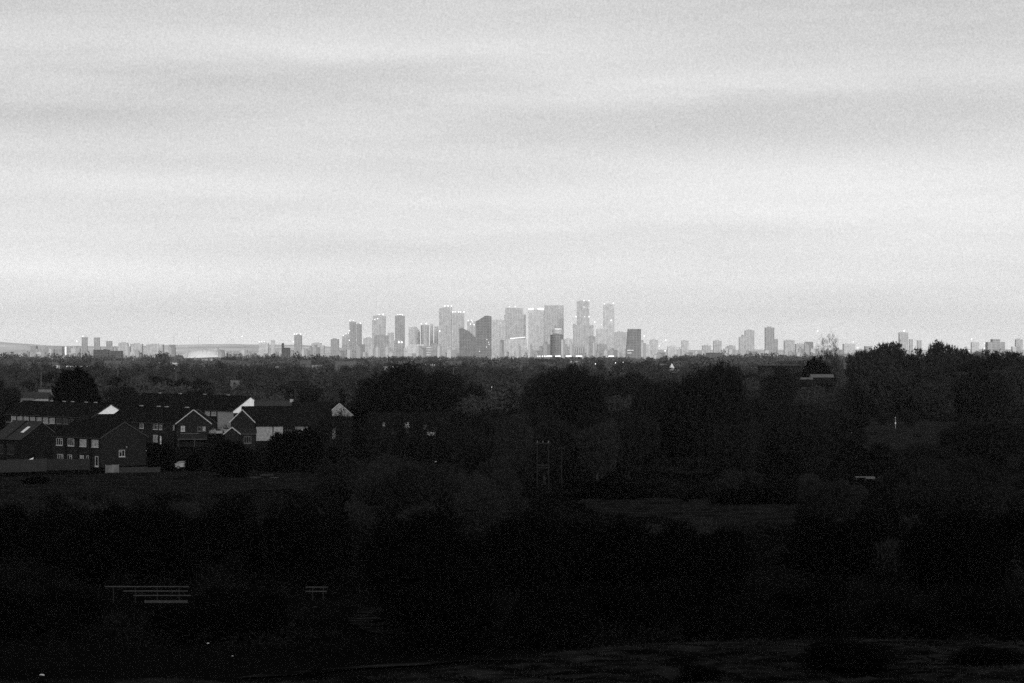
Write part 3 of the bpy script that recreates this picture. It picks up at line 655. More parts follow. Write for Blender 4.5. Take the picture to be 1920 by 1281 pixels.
# I: white patchy gable on the right
hI = house('gabled_house', 'house with a white gable seen in patches through the narrow tree', 'house', 613, 735, 5, 'y', 6.3, 14, -.9, 6.1, 8.9, MT['brick2'], MT['tile'], MT['verge'], gable=MT['render'], gable_z=6.6)
frame_window(hI, 'y', 3.9, 4.6, .8, .9, 0, CU, MT['render2'], 1); frame_window(hI, 'y', 1.2, 1.0, 1.1, 2.6, 0, CU, MT['render2'], 2)
hJ = house('rendered_house', 'dark house showing only as bright wall fragments under the biggest oak', 'house', 694, 716, 4, 'x', 8, 19.5, -.9, 5.6, 6.6, MT['brick2'], MT['tile'], None)
for a, b, z0, z1, m_ in ((1.0, 1.5, 3.4, 4.4, 'render2'), (3.1, 3.7, 4.6, 5.5, 'render'), (5.2, 5.7, 2.6, 3.6, 'render'), (8.4, 9.7, 4.1, 5.5, 'white'), (9.0, 9.6, 2.9, 3.5, 'render'), (13.2, 13.8, 3.6, 5.0, 'render'), (14.1, 16.2, 2.3, 3.1, 'white'), (15.4, 16.4, 3.3, 4.3, 'render')):
    s_ = MB(); s_.box((a, -.05, z0), (b, -.001, z1)); s_.build('rendered_panel', MT[m_], hJ)
# small pale buildings in the trees behind
def small_block(name, label, cat, x0, x1, yt, D, m, mroof=None, dep=8, zb=0, pitched=True):
    root = empty(name, (X((x0 + x1) / 2, D), D, zb)); tag(root, label, cat); w = (x1 - x0) / F * D; h = Z(yt, D) - zb
    hw = h * .62 if pitched else h
    mb = MB(); mb.box((-w / 2, 0, -.5), (w / 2, dep, hw)); mb.build('wall', m, root)
    if pitched:
        q = MB(); q.hull([(-w / 2 - .3, -.3, hw + .003), (w / 2 + .3, -.3, hw + .003), (w / 2 + .3, dep + .3, hw + .003), (-w / 2 - .3, dep + .3, hw + .003)], [(-w / 2 - .3, dep / 2 - .05, h), (w / 2 + .3, dep / 2 - .05, h), (w / 2 + .3, dep / 2 + .05, h), (-w / 2 - .3, dep / 2 + .05, h)]); q.build('roof', mroof or MT['tile2'], root)
    else:
        q = MB(); q.box((-w / 2 - .2, -.2, hw + .003), (w / 2 + .2, dep + .2, hw + .25)); q.build('roof', mroof or MT['tile2'], root)
    nwin = max(1, int(w / 4))
    for i in range(min(nwin, 14)):
        u = -w / 2 + (i + .5) * w / nwin
        f = MB(); f.box((u - .6, -.05, hw * .45), (u + .6, -.003, hw * .45 + 1.1)); f.build('window', MT['glass'], root)
    return root
small_block('bungalow', 'pale bungalow among trees behind the terraces, beside the round dark tree', 'house', 38, 68, 735, 1150, MT['render2'], MT['tile3'])
small_block('bungalow', 'bungalow with a bright white end below the wood, nearest the round dark tree', 'house', 66, 90, 736, 1140, MT['render'], MT['tile3'], zb=-.5)
small_block('shed', 'long low grey shed among the trees above the bungalows', 'shed', 72, 100, 730, 1250, MT['render2'], MT['tile3'], pitched=False)
small_block('house', 'pale house glimpsed high among the trees at the edge of town', 'house', 12, 27, 704, 2000, MT['render2'], MT['render2'])
small_block('house', 'dim house roof in the trees just above the two long terraces', 'house', 2, 26, 734, 1200, MT['brick2'], MT['tile3'])
small_block('house', 'white-roofed house crouching under the dense black evergreen', 'house', 1522, 1563, 702, 1320, MT['brick2'], MT['render2'], zb=8)
small_block('house', 'low annexe of the white-roofed house with a pale edge', 'house', 1504, 1524, 708, 1315, MT['brick2'], MT['render2'], zb=8)
small_block('warehouse', 'long thin white shed on the edge of the wood on the hill', 'warehouse', 1588, 1611, 683, 2100, MT['render'], MT['roofwhite'], dep=20, zb=8, pitched=False)
small_block('warehouse', 'long low pale roof line behind the rounded dark tree', 'warehouse', 1425, 1502, 685, 2150, MT['brick2'], MT['render2'], dep=20, zb=6, pitched=False)
small_block('warehouse', 'grey low shed roof across the gap above the biggest oak', 'warehouse', 432, 462, 713, 1600, MT['render2'], MT['tile3'], pitched=False, zb=2)
small_block('warehouse', 'dim shed roof beyond the terrace with a pale end house', 'warehouse', 540, 576, 714, 1560, MT['brick2'], MT['tile3'], pitched=False, zb=2)
# church spire
sp_ = empty('church', (X(1260, 2100), 2100, 0)); tag(sp_, 'small white church with a pointed spire in the belt of trees', 'church')
q = MB(); q.box((-1.6, 0, 0), (1.6, 3.2, 10.5)); q.build('tower', MT['render'], sp_)
q = MB(); q.hull([(-1.8, -.2, 10.5), (1.8, -.2, 10.5), (1.8, 3.4, 10.5), (-1.8, 3.4, 10.5)], [(-.1, 1.5, 13.6), (.1, 1.5, 13.6), (.1, 1.7, 13.6), (-.1, 1.7, 13.6)]); q.build('spire', MT['white'], sp_)
q = MB(); q.box((-6, .5, 0), (6, 9, 9.2)); q.build('nave', MT['render2'], sp_)

# ------------------------------------------------------------------ fences, poles, lamps
def panel_fence(name, label, p0, p1, h, m, post, D_of, group=None):
    (xa, Da), (xb, Db) = p0, p1; A = mathutils.Vector((X(xa, Da), Da, 0)); B = mathutils.Vector((X(xb, Db), Db, 0)); L = (B - A).length; n = max(2, int(L / 1.9))
    root = empty(name, (A.x, A.y, float(gz(A.x, A.y))), math.atan2(B.y - A.y, B.x - A.x)); tag(root, label, 'fence', group)
    for i in range(n):
        a, b = i * L / n, (i + 1) * L / n; hh = h + .06 * math.sin(i * 2.3); q = MB(); k = int((b - a) / .15)
        for j in range(k):
            u = a + .06 + (b - a - .12) * j / k; q.box((u, -.012 + .012 * (j % 2), .06), (u + (b - a) / k * .97, .012 + .012 * (j % 2), hh - .05 * ((j * 7) % 3) / 3))
        q.build('panel', m, root)
    for i in range(n + 1):
        q = MB(); q.box((i * L / n - .06, -.06, -.3), (i * L / n + .06, .06, h + .12)); q.build('post', post, root)
    return root
panel_fence('garden_fence', 'tall grey board fence closing the gardens below the skylight house', (-40, 520), (86, 528), 2.35, MT['fence'], MT['tile3'], 0)
panel_fence('garden_fence', 'dark board fence in front of the terrace with four bright windows', (87, 538), (168, 541), 2.1, MT['fencedark'], MT['fencedark'], 0)
panel_fence('garden_fence', 'short pale fence panels at the corner of the plain gable end', (198, 533), (222, 534), 1.45, MT['fencepale'], MT['fencepale'], 0)
panel_fence('garden_fence', 'low weathered fence running on from the pale panels', (223, 534.5), (300, 536), 1.05, MT['fence'], MT['fence'], 0)
def rail_fence(label, xa, xb, ytop, D, rails, step):
    root = empty('rail_fence', (X(xa, D), D, float(gz(X(xa, D), D)))); tag(root, label, 'fence'); L = (xb - xa) / F * D; g = float(gz(X(xa, D), D)); zt = Z(ytop, D) - g
    for i in range(rails):
        z = zt - i * step; a0 = (0, 1.5, 2.3)[i] if rails == 3 and L > 4 else 0
        q = MB(); q.box((a0, -.03, z - .04), (L + (.1, 0, .25)[i % 3], .03, z + .04)); q.build('rail', MT['rail'], root)
    n = max(2, int(L / 1.75) + 1)
    for i in range(n):
        q = MB(); xx = (L - .12) * (i + .35) / (n - .65 + .35) if n > 2 else L * (.3 + .5 * i); q.box((xx, .035, -.5), (xx + .09, .12, zt - (0 if i % 2 else .02))); q.build('post', MT['brick'], root)
    return root, L, zt
rf_, L_, zt_ = rail_fence('longer stretch of weathered three-rail fence in the dark hollow', 197, 352, 1100, 236, 3, .36)
q = MB(); q.box((3.2, -.1, zt_ - 1.32), (L_, .02, zt_ - 1.12)); q.build('gravel_board', MT['rail'], rf_)
rail_fence('short stretch of the same rail fence showing between shrubs', 573, 613, 1101, 236, 2, .34)
# twin pole frame
D = 462; g = float(gz(X(1018, D), D)); pr = empty('utility_pole', (X(1018, D), D, g)); tag(pr, 'wooden twin-pole frame carrying a platform and a top crossarm', 'utility pole')
w_ = 21 / F * D
for s in (-1, 1):
    q = MB(); q.tube((s * w_ / 2, 0, -.5), (s * w_ / 2, 0, Z(826, D) - g), .13, .10, 8); q.build('pole', MT['brick'], pr)
q = MB(); q.box((-w_ / 2 - .15, -.2, Z(874, D) - g), (w_ / 2 + .15, -.15 + .0, Z(871, D) - g)); q.box((-w_ / 2 - .15, -.2, Z(878, D) - g), (w_ / 2 + .15, -.16, Z(876, D) - g)); q.build('platform', MT['brick'], pr)
q = MB(); q.box((-w_ / 2 - .4, -.2, Z(833, D) - g), (w_ / 2 + .4, -.13, Z(830, D) - g)); q.build('crossarm', MT['brick'], pr)
for xx in (-.9, 0, .9):
    q = MB(); q.tube((xx, -.16, Z(830, D) - g), (xx, -.16, Z(830, D) - g + .3), .07, .05); q.build('insulator', MT['metal'], pr)
D = 470; g = float(gz(X(1053, D), D)); pr = empty('utility_pole', (X(1053, D), D, g)); tag(pr, 'single slim wooden pole next to the twin-pole frame', 'utility pole')
q = MB(); q.tube((0, 0, -.5), (0, 0, Z(838, D) - g), .12, .09, 8); q.build('pole', MT['brick'], pr); q = MB(); q.box((-.5, -.15, Z(841, D) - g), (.5, -.08, Z(839.5, D) - g)); q.build('crossarm', MT['brick'], pr)
# thin white post on the hillside meadow
D = ground_at(1679, 806); g = float(gz(X(1679, D), D)); pr = empty('marker_post', (X(1679, D), D, g)); tag(pr, 'thin white post standing alone on the hillside meadow', 'post')
q = MB(); q.tube((0, 0, -.3), (0, 0, 3.4), .10, .08, 8); q.build('post', MT['render'], pr); q = MB(); q.box((-.14, -.14, 1.7), (.14, .14, 2.1)); q.build('collar', MT['white'], pr); q = MB(); q.tube((0, 0, 3.4), (0, 0, 3.6), .1, .03, 8); q.build('cap', MT['white'], pr)
# shelter roof
D = 500; xa, xb = 1604, 1640; g = float(gz(X(1620, D), D)); pr = empty('shelter', (X(1622, D), D, g)); tag(pr, 'small open shelter of which only the pale flat roof edge shows', 'shelter'); w_ = (xb - xa) / F * D; zt = Z(894, D) - g
q = MB(); q.box((-w_ / 2, -.8, zt - .12), (w_ / 2, 1.2, zt)); q.build('roof', MT['fencepale'], pr); q = MB(); q.box((.1, -.86, zt - .34), (w_ / 2, -.803, zt + .02)); q.build('fascia', MT['fencepale'], pr)
for xx in (-w_ / 2 + .1, 0, w_ / 2 - .2):
    for yy in (-.6, 1.0): q = MB(); q.box((xx, yy, -.6), (xx + .1, yy + .1, zt - .123)); q.build('post', MT['metaldark'], pr)
# handrail by the clearing
D = ground_at(1175, 916); pr = empty('handrail', (X(1150, D), D, float(gz(X(1150, D), D)))); tag(pr, 'thin pale handrail at the top of the small clearing', 'rail'); q = MB(); q.bar((0, 0, .95), (4.2, .2, .8), .05, .06); q.build('rail', MT['rail'], pr)
for xx in (.1, 2.1, 4.1): q = MB(); q.box((xx, .04, -.3), (xx + .06, .10, .85)); q.build('post', MT['metaldark'], pr)
# pallets / timber at the edge of the field
for (px, py, w_, lab) in [(470, 897, 1.8, 'nearer grey timber pallet lying at the field edge'), (490, 893, 2.2, 'grey pallet leaning by the black evergreen clump'), (508, 898, 1.3, 'smallest pallet with a pale board on it, at the field edge')]:
    D = ground_at(px, py); pr = empty('pallet', (X(px, D), D, float(gz(X(px, D), D)) + .05), .3); tag(pr, lab, 'pallet')
    for j in range(5): q = MB(); q.box((0, j * .25, .12), (w_, j * .25 + .14, .15)); q.build('board', MT['rail'] if j else MT['fencepale'], pr)
    for j in range(3): q = MB(); q.box((j * (w_ - .1) / 2, 0, 0), (j * (w_ - .1) / 2 + .1, 1.14, .117)); q.build('bearer', MT['rail'], pr)
# street lamps
for px, yt, yb, lab in [(77, 698, 722, 'street lamp above the bungalows, beside the round dark tree'), (221, 693, 720, 'street lamp between the round dark tree and the rear terrace'), (330, 695, 716, 'street lamp over the rearmost terrace roof'), (850, 690, 706, 'street lamp just past the biggest oak')]:
    D = 1380; g = 0; pr = empty('street_lamp', (X(px, D), D, g)); tag(pr, lab, 'street lamp', 'street lamps behind the terraces'); h = Z(yt, D)
    q = MB(); q.tube((0, 0, 0), (0, 0, h), .17, .11, 8); q.build('pole', MT['metal'], pr); q = MB(); q.tube((0, 0, h), (1.3, 0, h + .25), .06, .05, 6); q.build('arm', MT['metal'], pr); q = MB(); q.box((1.2, -.15, h + .15), (1.9, .15, h + .32)); q.build('lamp_head', MT['metal'], pr)
# ------------------------------------------------------------------ cars
def car(label, x, y, z, rz, paint, proto=[]):
    if proto:
        src = proto[0]; c = src.copy(); COL.objects.link(c); mp = {src: c}
        for o in proto[1:]:
            k = o.copy(); COL.objects.link(k); k.parent = mp[o.parent]; mp[o] = k
        c.location = (x, y, z); c.rotation_euler = (0, 0, rz); c["label"] = label; return c
    paint = MT['render']; root = empty('parked_car', (x, y, z), rz); tag(root, label, 'car', 'white cars parked by the houses')
    prof = [(-2.1, .35), (-2.15, .75), (-1.9, .98), (-1.35, 1.02), (-.75, 1.45), (.75, 1.48), (1.5, 1.05), (2.1, .92), (2.15, .4)]
    b = MB()
    def ins(p): return .86 if p[1] < 1.2 else .66
    b.hull([(p[0], -ins(p), p[1]) for p in prof][::-1], [(p[0], ins(p), p[1]) for p in prof][::-1]); ob = b.build('body', paint, root); out = [root, ob]
    for s in (-1, 1):
        w = MB(); w.hull([(-1.2, s * .80, 1.04), (1.25, s * .80, 1.06), (.68, s * .70, 1.40), (-.68, s * .70, 1.38)], [(-1.2, s * .83, 1.04), (1.25, s * .83, 1.06), (.68, s * .72, 1.40), (-.68, s * .72, 1.38)]); out.append(w.build('side_window', MT['glass'], root))
    for a in ([(-1.36, 1.05), (-.80, 1.42)], [(1.50, 1.08), (.80, 1.45)]):
        w = MB(); e = -.03 if a[0][0] < 0 else .03; w.hull([(a[0][0], -.7, a[0][1]), (a[0][0], .7, a[0][1]), (a[1][0], .6, a[1][1]), (a[1][0], -.6, a[1][1])], [(a[0][0] + e, -.7, a[0][1] + .03), (a[0][0] + e, .7, a[0][1] + .03), (a[1][0] + e, .6, a[1][1] + .03), (a[1][0] + e, -.6, a[1][1] + .03)]); out.append(w.build('windscreen', MT['glass'], root))
    for xx in (-1.35, 1.35):
        for s in (-1, 1):
            w = MB(); w.tube((xx, s * .70, .32), (xx, s * .90, .32), .32, .32, 14); wo_ = w.build('wheel', MT['rubber'], root); out.append(wo_)
            w = MB(); w.tube((xx, s * .85, .32), (xx, s * .915, .32), .18, .18, 10); out.append(w.build('rim', MT['metal'], wo_))
    for s in (-.55, .55):
        w = MB(); w.box((-2.17, s - .18, .68), (-2.11, s + .18, .85)); out.append(w.build('headlight', MT['white'], root))
    proto.extend(out); return root
D = 566; car('white car parked at the end of the weathered fence, half behind shrubs', X(345, D), D, float(gz(X(345, D), D)) + .0, R(20), MT['white'])
D = 700; car('white car parked below the pale end wall, nearer the gabled house', X(405, D), D, 2.0 - .0, R(-60), MT['white'])
D = 700; car('white car parked below the pale end wall, nearer the small annexe', X(418, D), D + 2, 2.3, R(-60), MT['white'])
q = MB(); xa = X(388, 695); xb = X(428, 695); q.box((xa, 696, -1.2), (xb, 716, 1.98)); tag(q.build('parking_deck', MT['ground']), kind='structure')
# white conservatory frame by the plain gable end
D = 600; g = -1; pr = empty('porch', (X(271, D), D, g)); tag(pr, 'white framed open porch at the side of the plain gable end', 'porch')
q = MB(); q.box((0, 0, -.3), (.14, .14, 3.2)); q.build('post', WH, pr); q = MB(); q.bar((0, .07, 1.4), (2.6, .07, 1.9), .1, .12); q.build('roof_rail', WH, pr); q = MB(); q.hull([(0, 0, 2.3), (.5, 0, 2.5), (.1, 0, 3.1)], [(0, .1, 2.3), (.5, .1, 2.5), (.1, .1, 3.1)]); q.build('awning', MT['white'], pr); q = MB(); q.box((2.5, 0, -.3), (2.6, .1, 1.85)); q.build('post', WH, pr)
# garden bits
pr = empty('washing_line', (X(56, 545), 545, -.5), 0); tag(pr, 'rotary washing line folded with a pale cover above the tall grey fence', 'washing line')
q = MB(); q.tube((0, 0, -.5), (0, 0, 2.2), .05, .05); q.build('pole', MT['metal'], pr); q = MB(); q.hull([(-.7, 0, 2.1), (.5, 0, 2.2), (.7, 0, 2.7)], [(-.7, .1, 2.1), (.5, .1, 2.2), (.7, .1, 2.7)]); q.build('cover', MT['white'], pr)
# litter
for px, py, s, lab in [(1605, 803, .55, 'upper of two white scraps at the open end of the hillside meadow'), (1597, 813, .45, 'lower of two white scraps at the open end of the hillside meadow'), (1785, 1030, .12, 'pale torn scrap caught in the slope wood'),
                       (80, 1268, .16, 'pale crumpled scrap lying lowest in the dark hollow'), (390, 1207, .09, 'pale scrap in the dark below the long rail fence'), (436, 1231, .08, 'small bright scrap below and beyond the long rail fence'), (817, 867, .3, 'tiny pale scrap in the scrub under the biggest oak')]:
    D = ground_at(px, py) if py < 1200 else (CH - 3) * F / (py - HOR); x = X(px, D); q = MB(); rr = random.Random(px)
    pts = [(math.cos(a) * s * rr.uniform(.6, 1.3), math.sin(a) * s * .5 * rr.uniform(.6, 1.2), s * rr.uniform(0, .4)) for a in [i * math.pi / 3 for i in range(6)]]
    q.hull(pts, [(a * .6, b * .6, c + s * .45) for a, b, c in pts]); zz = Z(py, D); tag(q.build('litter', MT['litter'], None, (x, D, zz)), lab, 'litter', 'scraps of litter')

# ------------------------------------------------------------------ skyline
LS = .0
def facing(mb, x0, x1, z0, z1, y0, dep): mb.box((x0, y0, z0), (x1, y0 + dep, z1))
lampme = None
def light(parent, x, y, z, rad, m='lamp'):
    me = bpy.data.meshes.get('beacon_' + m)
    if me is None:
        q = MB(); n = 8
        rings = [(0, -1), (.7, -.7), (1, 0), (.7, .7), (0, 1)]
        V = []; 
        for rr_, zz in rings: V += [(rr_ * math.cos(2 * math.pi * i / n), rr_ * math.sin(2 * math.pi * i / n), zz) for i in range(n)]
        q.add(V, [(k * n + i, k * n + (i + 1) % n, (k + 1) * n + (i + 1) % n, (k + 1) * n + i) for k in range(4) for i in range(n)]); me = q.mesh('beacon_' + m); me.materials.append(MT[m])
    o = bpy.data.objects.new('beacon', me); COL.objects.link(o); o.parent = parent; o.location = (x, y, z); o.scale = (rad,) * 3; return o
def tower(label, x0, x1, yt, D, m, steps=(), slant=None, lights=(), rot=0, round_=False, name='tower_block', cat='tower', plant_room=True, chamfer=0, group=None, mast=None):
    """shaft spanning pixel columns x0..x1 with top row yt; steps: further blocks (x0,x1,yt); lights: (px,py)"""
    cx = (x0 + x1) / 2; root = empty(name, (X(cx, D), D, 0)); tag(root, label, cat, group)
    s = D / F; w = (x1 - x0) * s; h = Z(yt, D); dep = max(14, min(45, w * .9)); body = MB(); mm_ = MT[m]
    if round_:
        n = 20; pts = [(w / 2 * math.cos(2 * math.pi * i / n), dep / 2 + dep / 2 * math.sin(2 * math.pi * i / n)) for i in range(n)]
        body.hull([(a, b, 0) for a, b in pts], [(a, b, h) for a, b in pts])
    elif slant is not None:
        hl, hr = Z(slant[0], D), Z(slant[1], D); k = slant[2] if len(slant) > 2 else None
        if k is None: body.hull([(-w / 2, 0, 0), (w / 2, 0, 0), (w / 2, dep, 0), (-w / 2, dep, 0)], [(-w / 2, 0, hl), (w / 2, 0, hr), (w / 2, dep, hr), (-w / 2, dep, hl)])
        else:
            prof = [(-w / 2, hl)] + [((px - cx) * s, Z(py, D)) for px, py in k] + [(w / 2, hr)]
            poly = [(-w / 2, 0.0)] + prof + [(w / 2, 0.0)]
            body.hull([(a, 0, b) for a, b in poly][::-1], [(a, dep, b) for a, b in poly][::-1])
    elif chamfer:
        c = chamfer * w; body.hull([(-w / 2 + c, 0, 0), (w / 2 - c, 0, 0), (w / 2, c, 0), (w / 2, dep - c, 0), (w / 2 - c, dep, 0), (-w / 2 + c, dep, 0), (-w / 2, dep - c, 0), (-w / 2, c, 0)], [(-w / 2 + c, 0, h), (w / 2 - c, 0, h), (w / 2, c, h), (w / 2, dep - c, h), (w / 2 - c, dep, h), (-w / 2 + c, dep, h), (-w / 2, dep - c, h), (-w / 2, c, h)])
    else: body.box((-w / 2, 0, 0), (w / 2, dep, h))
    body.build('shaft', mm_, root)
    for si, (a, b, t) in enumerate(steps):
        q = MB(); q.box(((a - cx) * s + .35 + .2 * si, .6 + si * .9, 0), ((b - cx) * s - .35 - .2 * si, dep * (.9 - .03 * si), Z(t, D))); q.build('wing', mm_, root)
    if plant_room and slant is None and w > 20:
        q = MB(); q.box((-w * .28, dep * .25, h), (w * .2, dep * .8, h + 3.2)); q.build('plant_room', mm_, root)
    if mast is not None:
        q = MB(); q.tube(((mast[0] - cx) * s, dep / 2, h), ((mast[0] - cx) * s, dep / 2, Z(mast[1], D)), .8, .5); q.build('mast', mm_, root)
    for l in lights:
        light(root, (l[0] - cx) * s, -2.5, Z(l[1], D), (l[2] if len(l) > 2 else 1.0) * s * .95)
    return root
T = tower
fD = 12000
T('squat grey tower at the near foot of the stepped twin towers', 620, 635, 636, 11000, 't_mid')
T('taller half of the twin slabs with paired rooftop beacons', 655, 667, 604, 11500, 't_mid', lights=[(656, 601), (663, 601), (655, 620), (655, 638)])
T('shorter half of the twin slabs with one rooftop beacon', 668, 678, 608, 11600, 't_mid', lights=[(675.5, 606), (667, 620), (667, 638, 1.3)])
T('stepped pale block climbing towards the twin slabs, lit along its steps', 641, 655, 630, 11900, 't_pale', steps=[(646, 655, 627), (650, 655, 624)], lights=[(644, 629, .8), (649, 625.5, .8), (653, 625, .8)])
T('broad pale tower with a notched lit crown beside the twin slabs', 699, 722, 592.5, 12000, 't_pale', steps=[(697.5, 708, 600)], lights=[(711, 590, 1.2), (718.5, 589.5, 1.2), (708, 598), (703, 599, .9)])
T('low grey block between the twin slabs and the notched tower', 681, 701, 634, 10500, 't_pale')
T('dark grey office block in front of the notched tower', 702, 727, 629, 8200, 't_mid')
T('narrow annexe rising behind the dark grey office block', 727, 738, 624, 9500, 't_pale')
T('plain slab tower with two beacons standing apart', 740.5, 758.5, 592.5, 11400, 't_mid', lights=[(746, 590.5), (750, 590, 1.2), (754, 590.5)])
T('short block with twin floodlights under the plain slab tower', 739, 756, 638, 9300, 't_mid', lights=[(748, 642, 1.7), (753.5, 642, 1.7)])
T('pale tower with a sloping top left of the bulging one', 766, 787, 613, 12300, 't_paler', slant=(614, 622, [(780, 612.5)]))
T('pale tower with a rounded lit cap', 789, 804, 610, 12200, 't_pale', round_=True, lights=[(790, 607), (799, 607, 1.3)])
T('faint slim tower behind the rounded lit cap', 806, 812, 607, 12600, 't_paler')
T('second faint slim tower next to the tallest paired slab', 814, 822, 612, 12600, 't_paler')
T('tall slab with a raised crown and a row of beacons, tallest of the western pair', 823, 847, 578, 12200, 't_pale', steps=[(835, 847, 575)], lights=[(834, 573.7, 1.2), (840, 573.7, 1.3), (846.5, 573.7, 1.2), (824.5, 621, 1.2)])
T('flat-topped slab with five beacons joined to the raised crown', 848, 870, 587.5, 12195, 't_pale', lights=[(849, 585, 1.2), (853.5, 585), (859.5, 585, 1.2), (863.5, 585, 1.2), (870, 585, 1.2)])
T('wedge-shaped glass block with a long sloping roof', 861, 893, 615, 8600, 't_glass', slant=(617, 634, [(866, 614.5), (880, 622)]))
T('pale tower with a cluster of crown lights behind the wedge', 876, 891, 603, 12200, 't_pale', lights=[(878, 601), (884, 601, 1.2), (882, 608), (889, 609), (886, 604, .8)])
T('dark glass tower with a curved shoulder', 891.5, 921.5, 593, 7200, 't_glass', slant=(603, 593.5, [(897, 600), (903, 596.5), (909, 592.5), (914, 592)]))
T('low banded apartment block with pale balcony stripes', 762, 808, 648, 9000, 't_stripe', steps=[(768, 780, 645.5)], lights=[(772, 669.5, 1.9)])
T('dark low block beside the balcony stripes', 808.5, 824, 645, 8200, 't_mid')
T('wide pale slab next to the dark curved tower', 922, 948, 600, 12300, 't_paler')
T('stout pale tower with a chamfered lit crown', 946, 986, 590, 12310, 't_pale', steps=[(947, 981, 577.5)], lights=[(955, 575, .8), (966, 575)], chamfer=.1)
T('bulky lower building with a bright curved roof strip at the foot of the stout tower', 948, 988, 636, 11800, 't_paler', plant_room=False)
T('great square tower with two bright crown strips', 991, 1020.5, 582, 12300, 't_paler')
T('great square tower with a dark flank joined to the crown strips', 1021, 1057, 572.5, 12290, 't_pale', steps=[(1021, 1057, 576)], plant_room=False)
T('dark round-shouldered tower with a ragged roof below the great square towers', 1032, 1056, 628, 7000, 't_glass', round_=True, steps=[(1044, 1055, 626.5)])
T('pale ring-topped building behind the dark round-shouldered tower', 1036, 1056, 618, 11500, 't_paler', round_=True)
T('slender tallest tower on a wider base with four beacons', 1082, 1105, 565, 12000, 't_pale', lights=[(1095, 564, 1.2), (1104.5, 564, 1.1), (1080, 594, 1.2), (1104.5, 594, 1.2), (1095, 576, .8), (1096, 594, .7)])
T('wider base block under the slender tallest tower', 1075, 1113, 609.5, 11800, 't_pale', steps=[(1075, 1080, 607)])
T('slim lit tower second from the eastern end of the cluster', 1132, 1152, 571, 12000, 't_paler', lights=[(1133, 570, .9), (1150, 569, 1.3), (1146, 601, 1.2), (1128, 609, .7)])
T('stepped base of the slim lit tower', 1119, 1152, 617, 11800, 't_paler', lights=[(1115, 604, 1.1)])
T('mid-grey block between the two slender towers', 1104, 1117, 631, 9000, 't_mid')
T('pale block behind the vertical-finned building', 1058, 1074, 636, 11000, 't_paler')
T('grey block below the two slender towers', 1120, 1138, 646, 9300, 't_mid')
T('square pale block at the eastern end of the cluster', 1153, 1176, 623, 11500, 't_pale')
T('dark slab with a tapered side at the eastern end', 1174, 1202, 617, 7000, 't_glass', slant=(660, 617, [(1177.5, 617)]), lights=[])
T('low building with white vertical fins', 1064, 1096, 650, 9500, 't_mid', plant_room=False)
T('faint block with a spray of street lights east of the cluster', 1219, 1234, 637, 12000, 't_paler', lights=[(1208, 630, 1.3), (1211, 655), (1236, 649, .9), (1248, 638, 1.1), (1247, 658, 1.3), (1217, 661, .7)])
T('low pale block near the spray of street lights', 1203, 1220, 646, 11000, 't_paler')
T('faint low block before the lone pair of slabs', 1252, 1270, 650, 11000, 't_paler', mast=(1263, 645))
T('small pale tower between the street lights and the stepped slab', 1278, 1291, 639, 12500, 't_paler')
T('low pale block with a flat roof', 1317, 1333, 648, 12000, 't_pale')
T('square pale block on the low eastern skyline', 1338, 1353, 639.5, 12000, 't_pale')
T('small pale pair of roofs before the stepped slab', 1364, 1379, 648.5, 12200, 't_pale')
T('taller part of the stepped pale slab east of the cluster', 1397, 1414.5, 619.5, 11800, 't_pale', steps=[(1386, 1397, 632), (1391, 1398, 628)], mast=(1404, 616))
T('lone dark grey slab tower east of the cluster', 1435, 1452, 614.5, 9200, 't_mid', steps=[(1451, 1459, 636)])
T('flat pale block beyond the lone dark slab', 1471, 1490, 638.5, 12000, 't_pale')
T('lower pale block nearest the two bare poplars', 1492, 1512, 645, 11500, 't_pale')
T('dark flat-roofed shed under the low eastern blocks', 1325, 1352, 661.5, 5200, 't_lowdark', name='low_block', cat='building', plant_room=False)
T('dark flat canopy roof at the foot of the wood on the hill', 1622, 1636, 649, 5200, 't_mid', name='low_block', cat='building', lights=[(1634, 652, .9), (1608, 652.5, .9)])
T('pale tower with one bright beacon above the wood on the hill', 1686.5, 1703, 623.5, 11200, 't_pale', lights=[(1695, 620.5, 1.7)])
T('small block just behind the beacon tower', 1705, 1712, 636, 11300, 't_pale')
T('slim block a little beyond the beacon tower', 1720, 1728, 638, 11300, 't_pale')
T('faint square block above the wood on the hill', 1822, 1836, 642, 12500, 't_paler', lights=[(1821.5, 636, 1.2), (1847, 644, 1.5), (1817, 658), (1846, 653, .9)])
T('dark symmetrical block with a raised middle above the wood on the hill', 1852, 1884.5, 641.5, 5600, 't_mid', steps=[(1861, 1876, 636)], plant_room=False)
T('pale slab beyond the dark symmetrical block', 1905, 1918, 636.5, 11500, 't_pale')
T('faint low block behind the two bare poplars', 1582, 1604, 645, 12500, 't_paler', lights=[(1533, 621, 1.2), (1600, 641, 1)])
# western side
T('wide low grey block at the western edge of the town', 57, 116, 654, 8200, 't_mid', steps=[(57, 67, 648.5), (85, 116, 650)], name='low_block', cat='building')
T('thin bright white tower, brightest upright on the western skyline', 122, 124.5, 650, 7000, 't_paler', plant_room=False)
T('small grey block touching the thin bright white tower', 126, 136, 650, 9500, 't_mid')
T('slim grey tower with a mast and a beacon, tallest of the western four', 153, 163, 632.5, 9500, 't_mid', lights=[(155.5, 630.5), (144, 640, 1.1)], mast=(160.5, 628.5))
T('slim grey tower second of the western four', 176, 186, 633, 9800, 't_mid', steps=[(178, 188.5, 650)])
T('shorter grey tower third of the western four', 199, 209.5, 639.5, 10000, 't_mid', steps=[(197, 212.5, 651)])
T('pale tower block fourth of the western four', 222, 238.5, 643, 9800, 't_pale', steps=[(233, 239, 646)], lights=[(229, 666, 1.2)])
T('square grey tower block before the white stadium roof', 244, 266, 645, 9200, 't_pale', steps=[(243, 266.5, 655)])
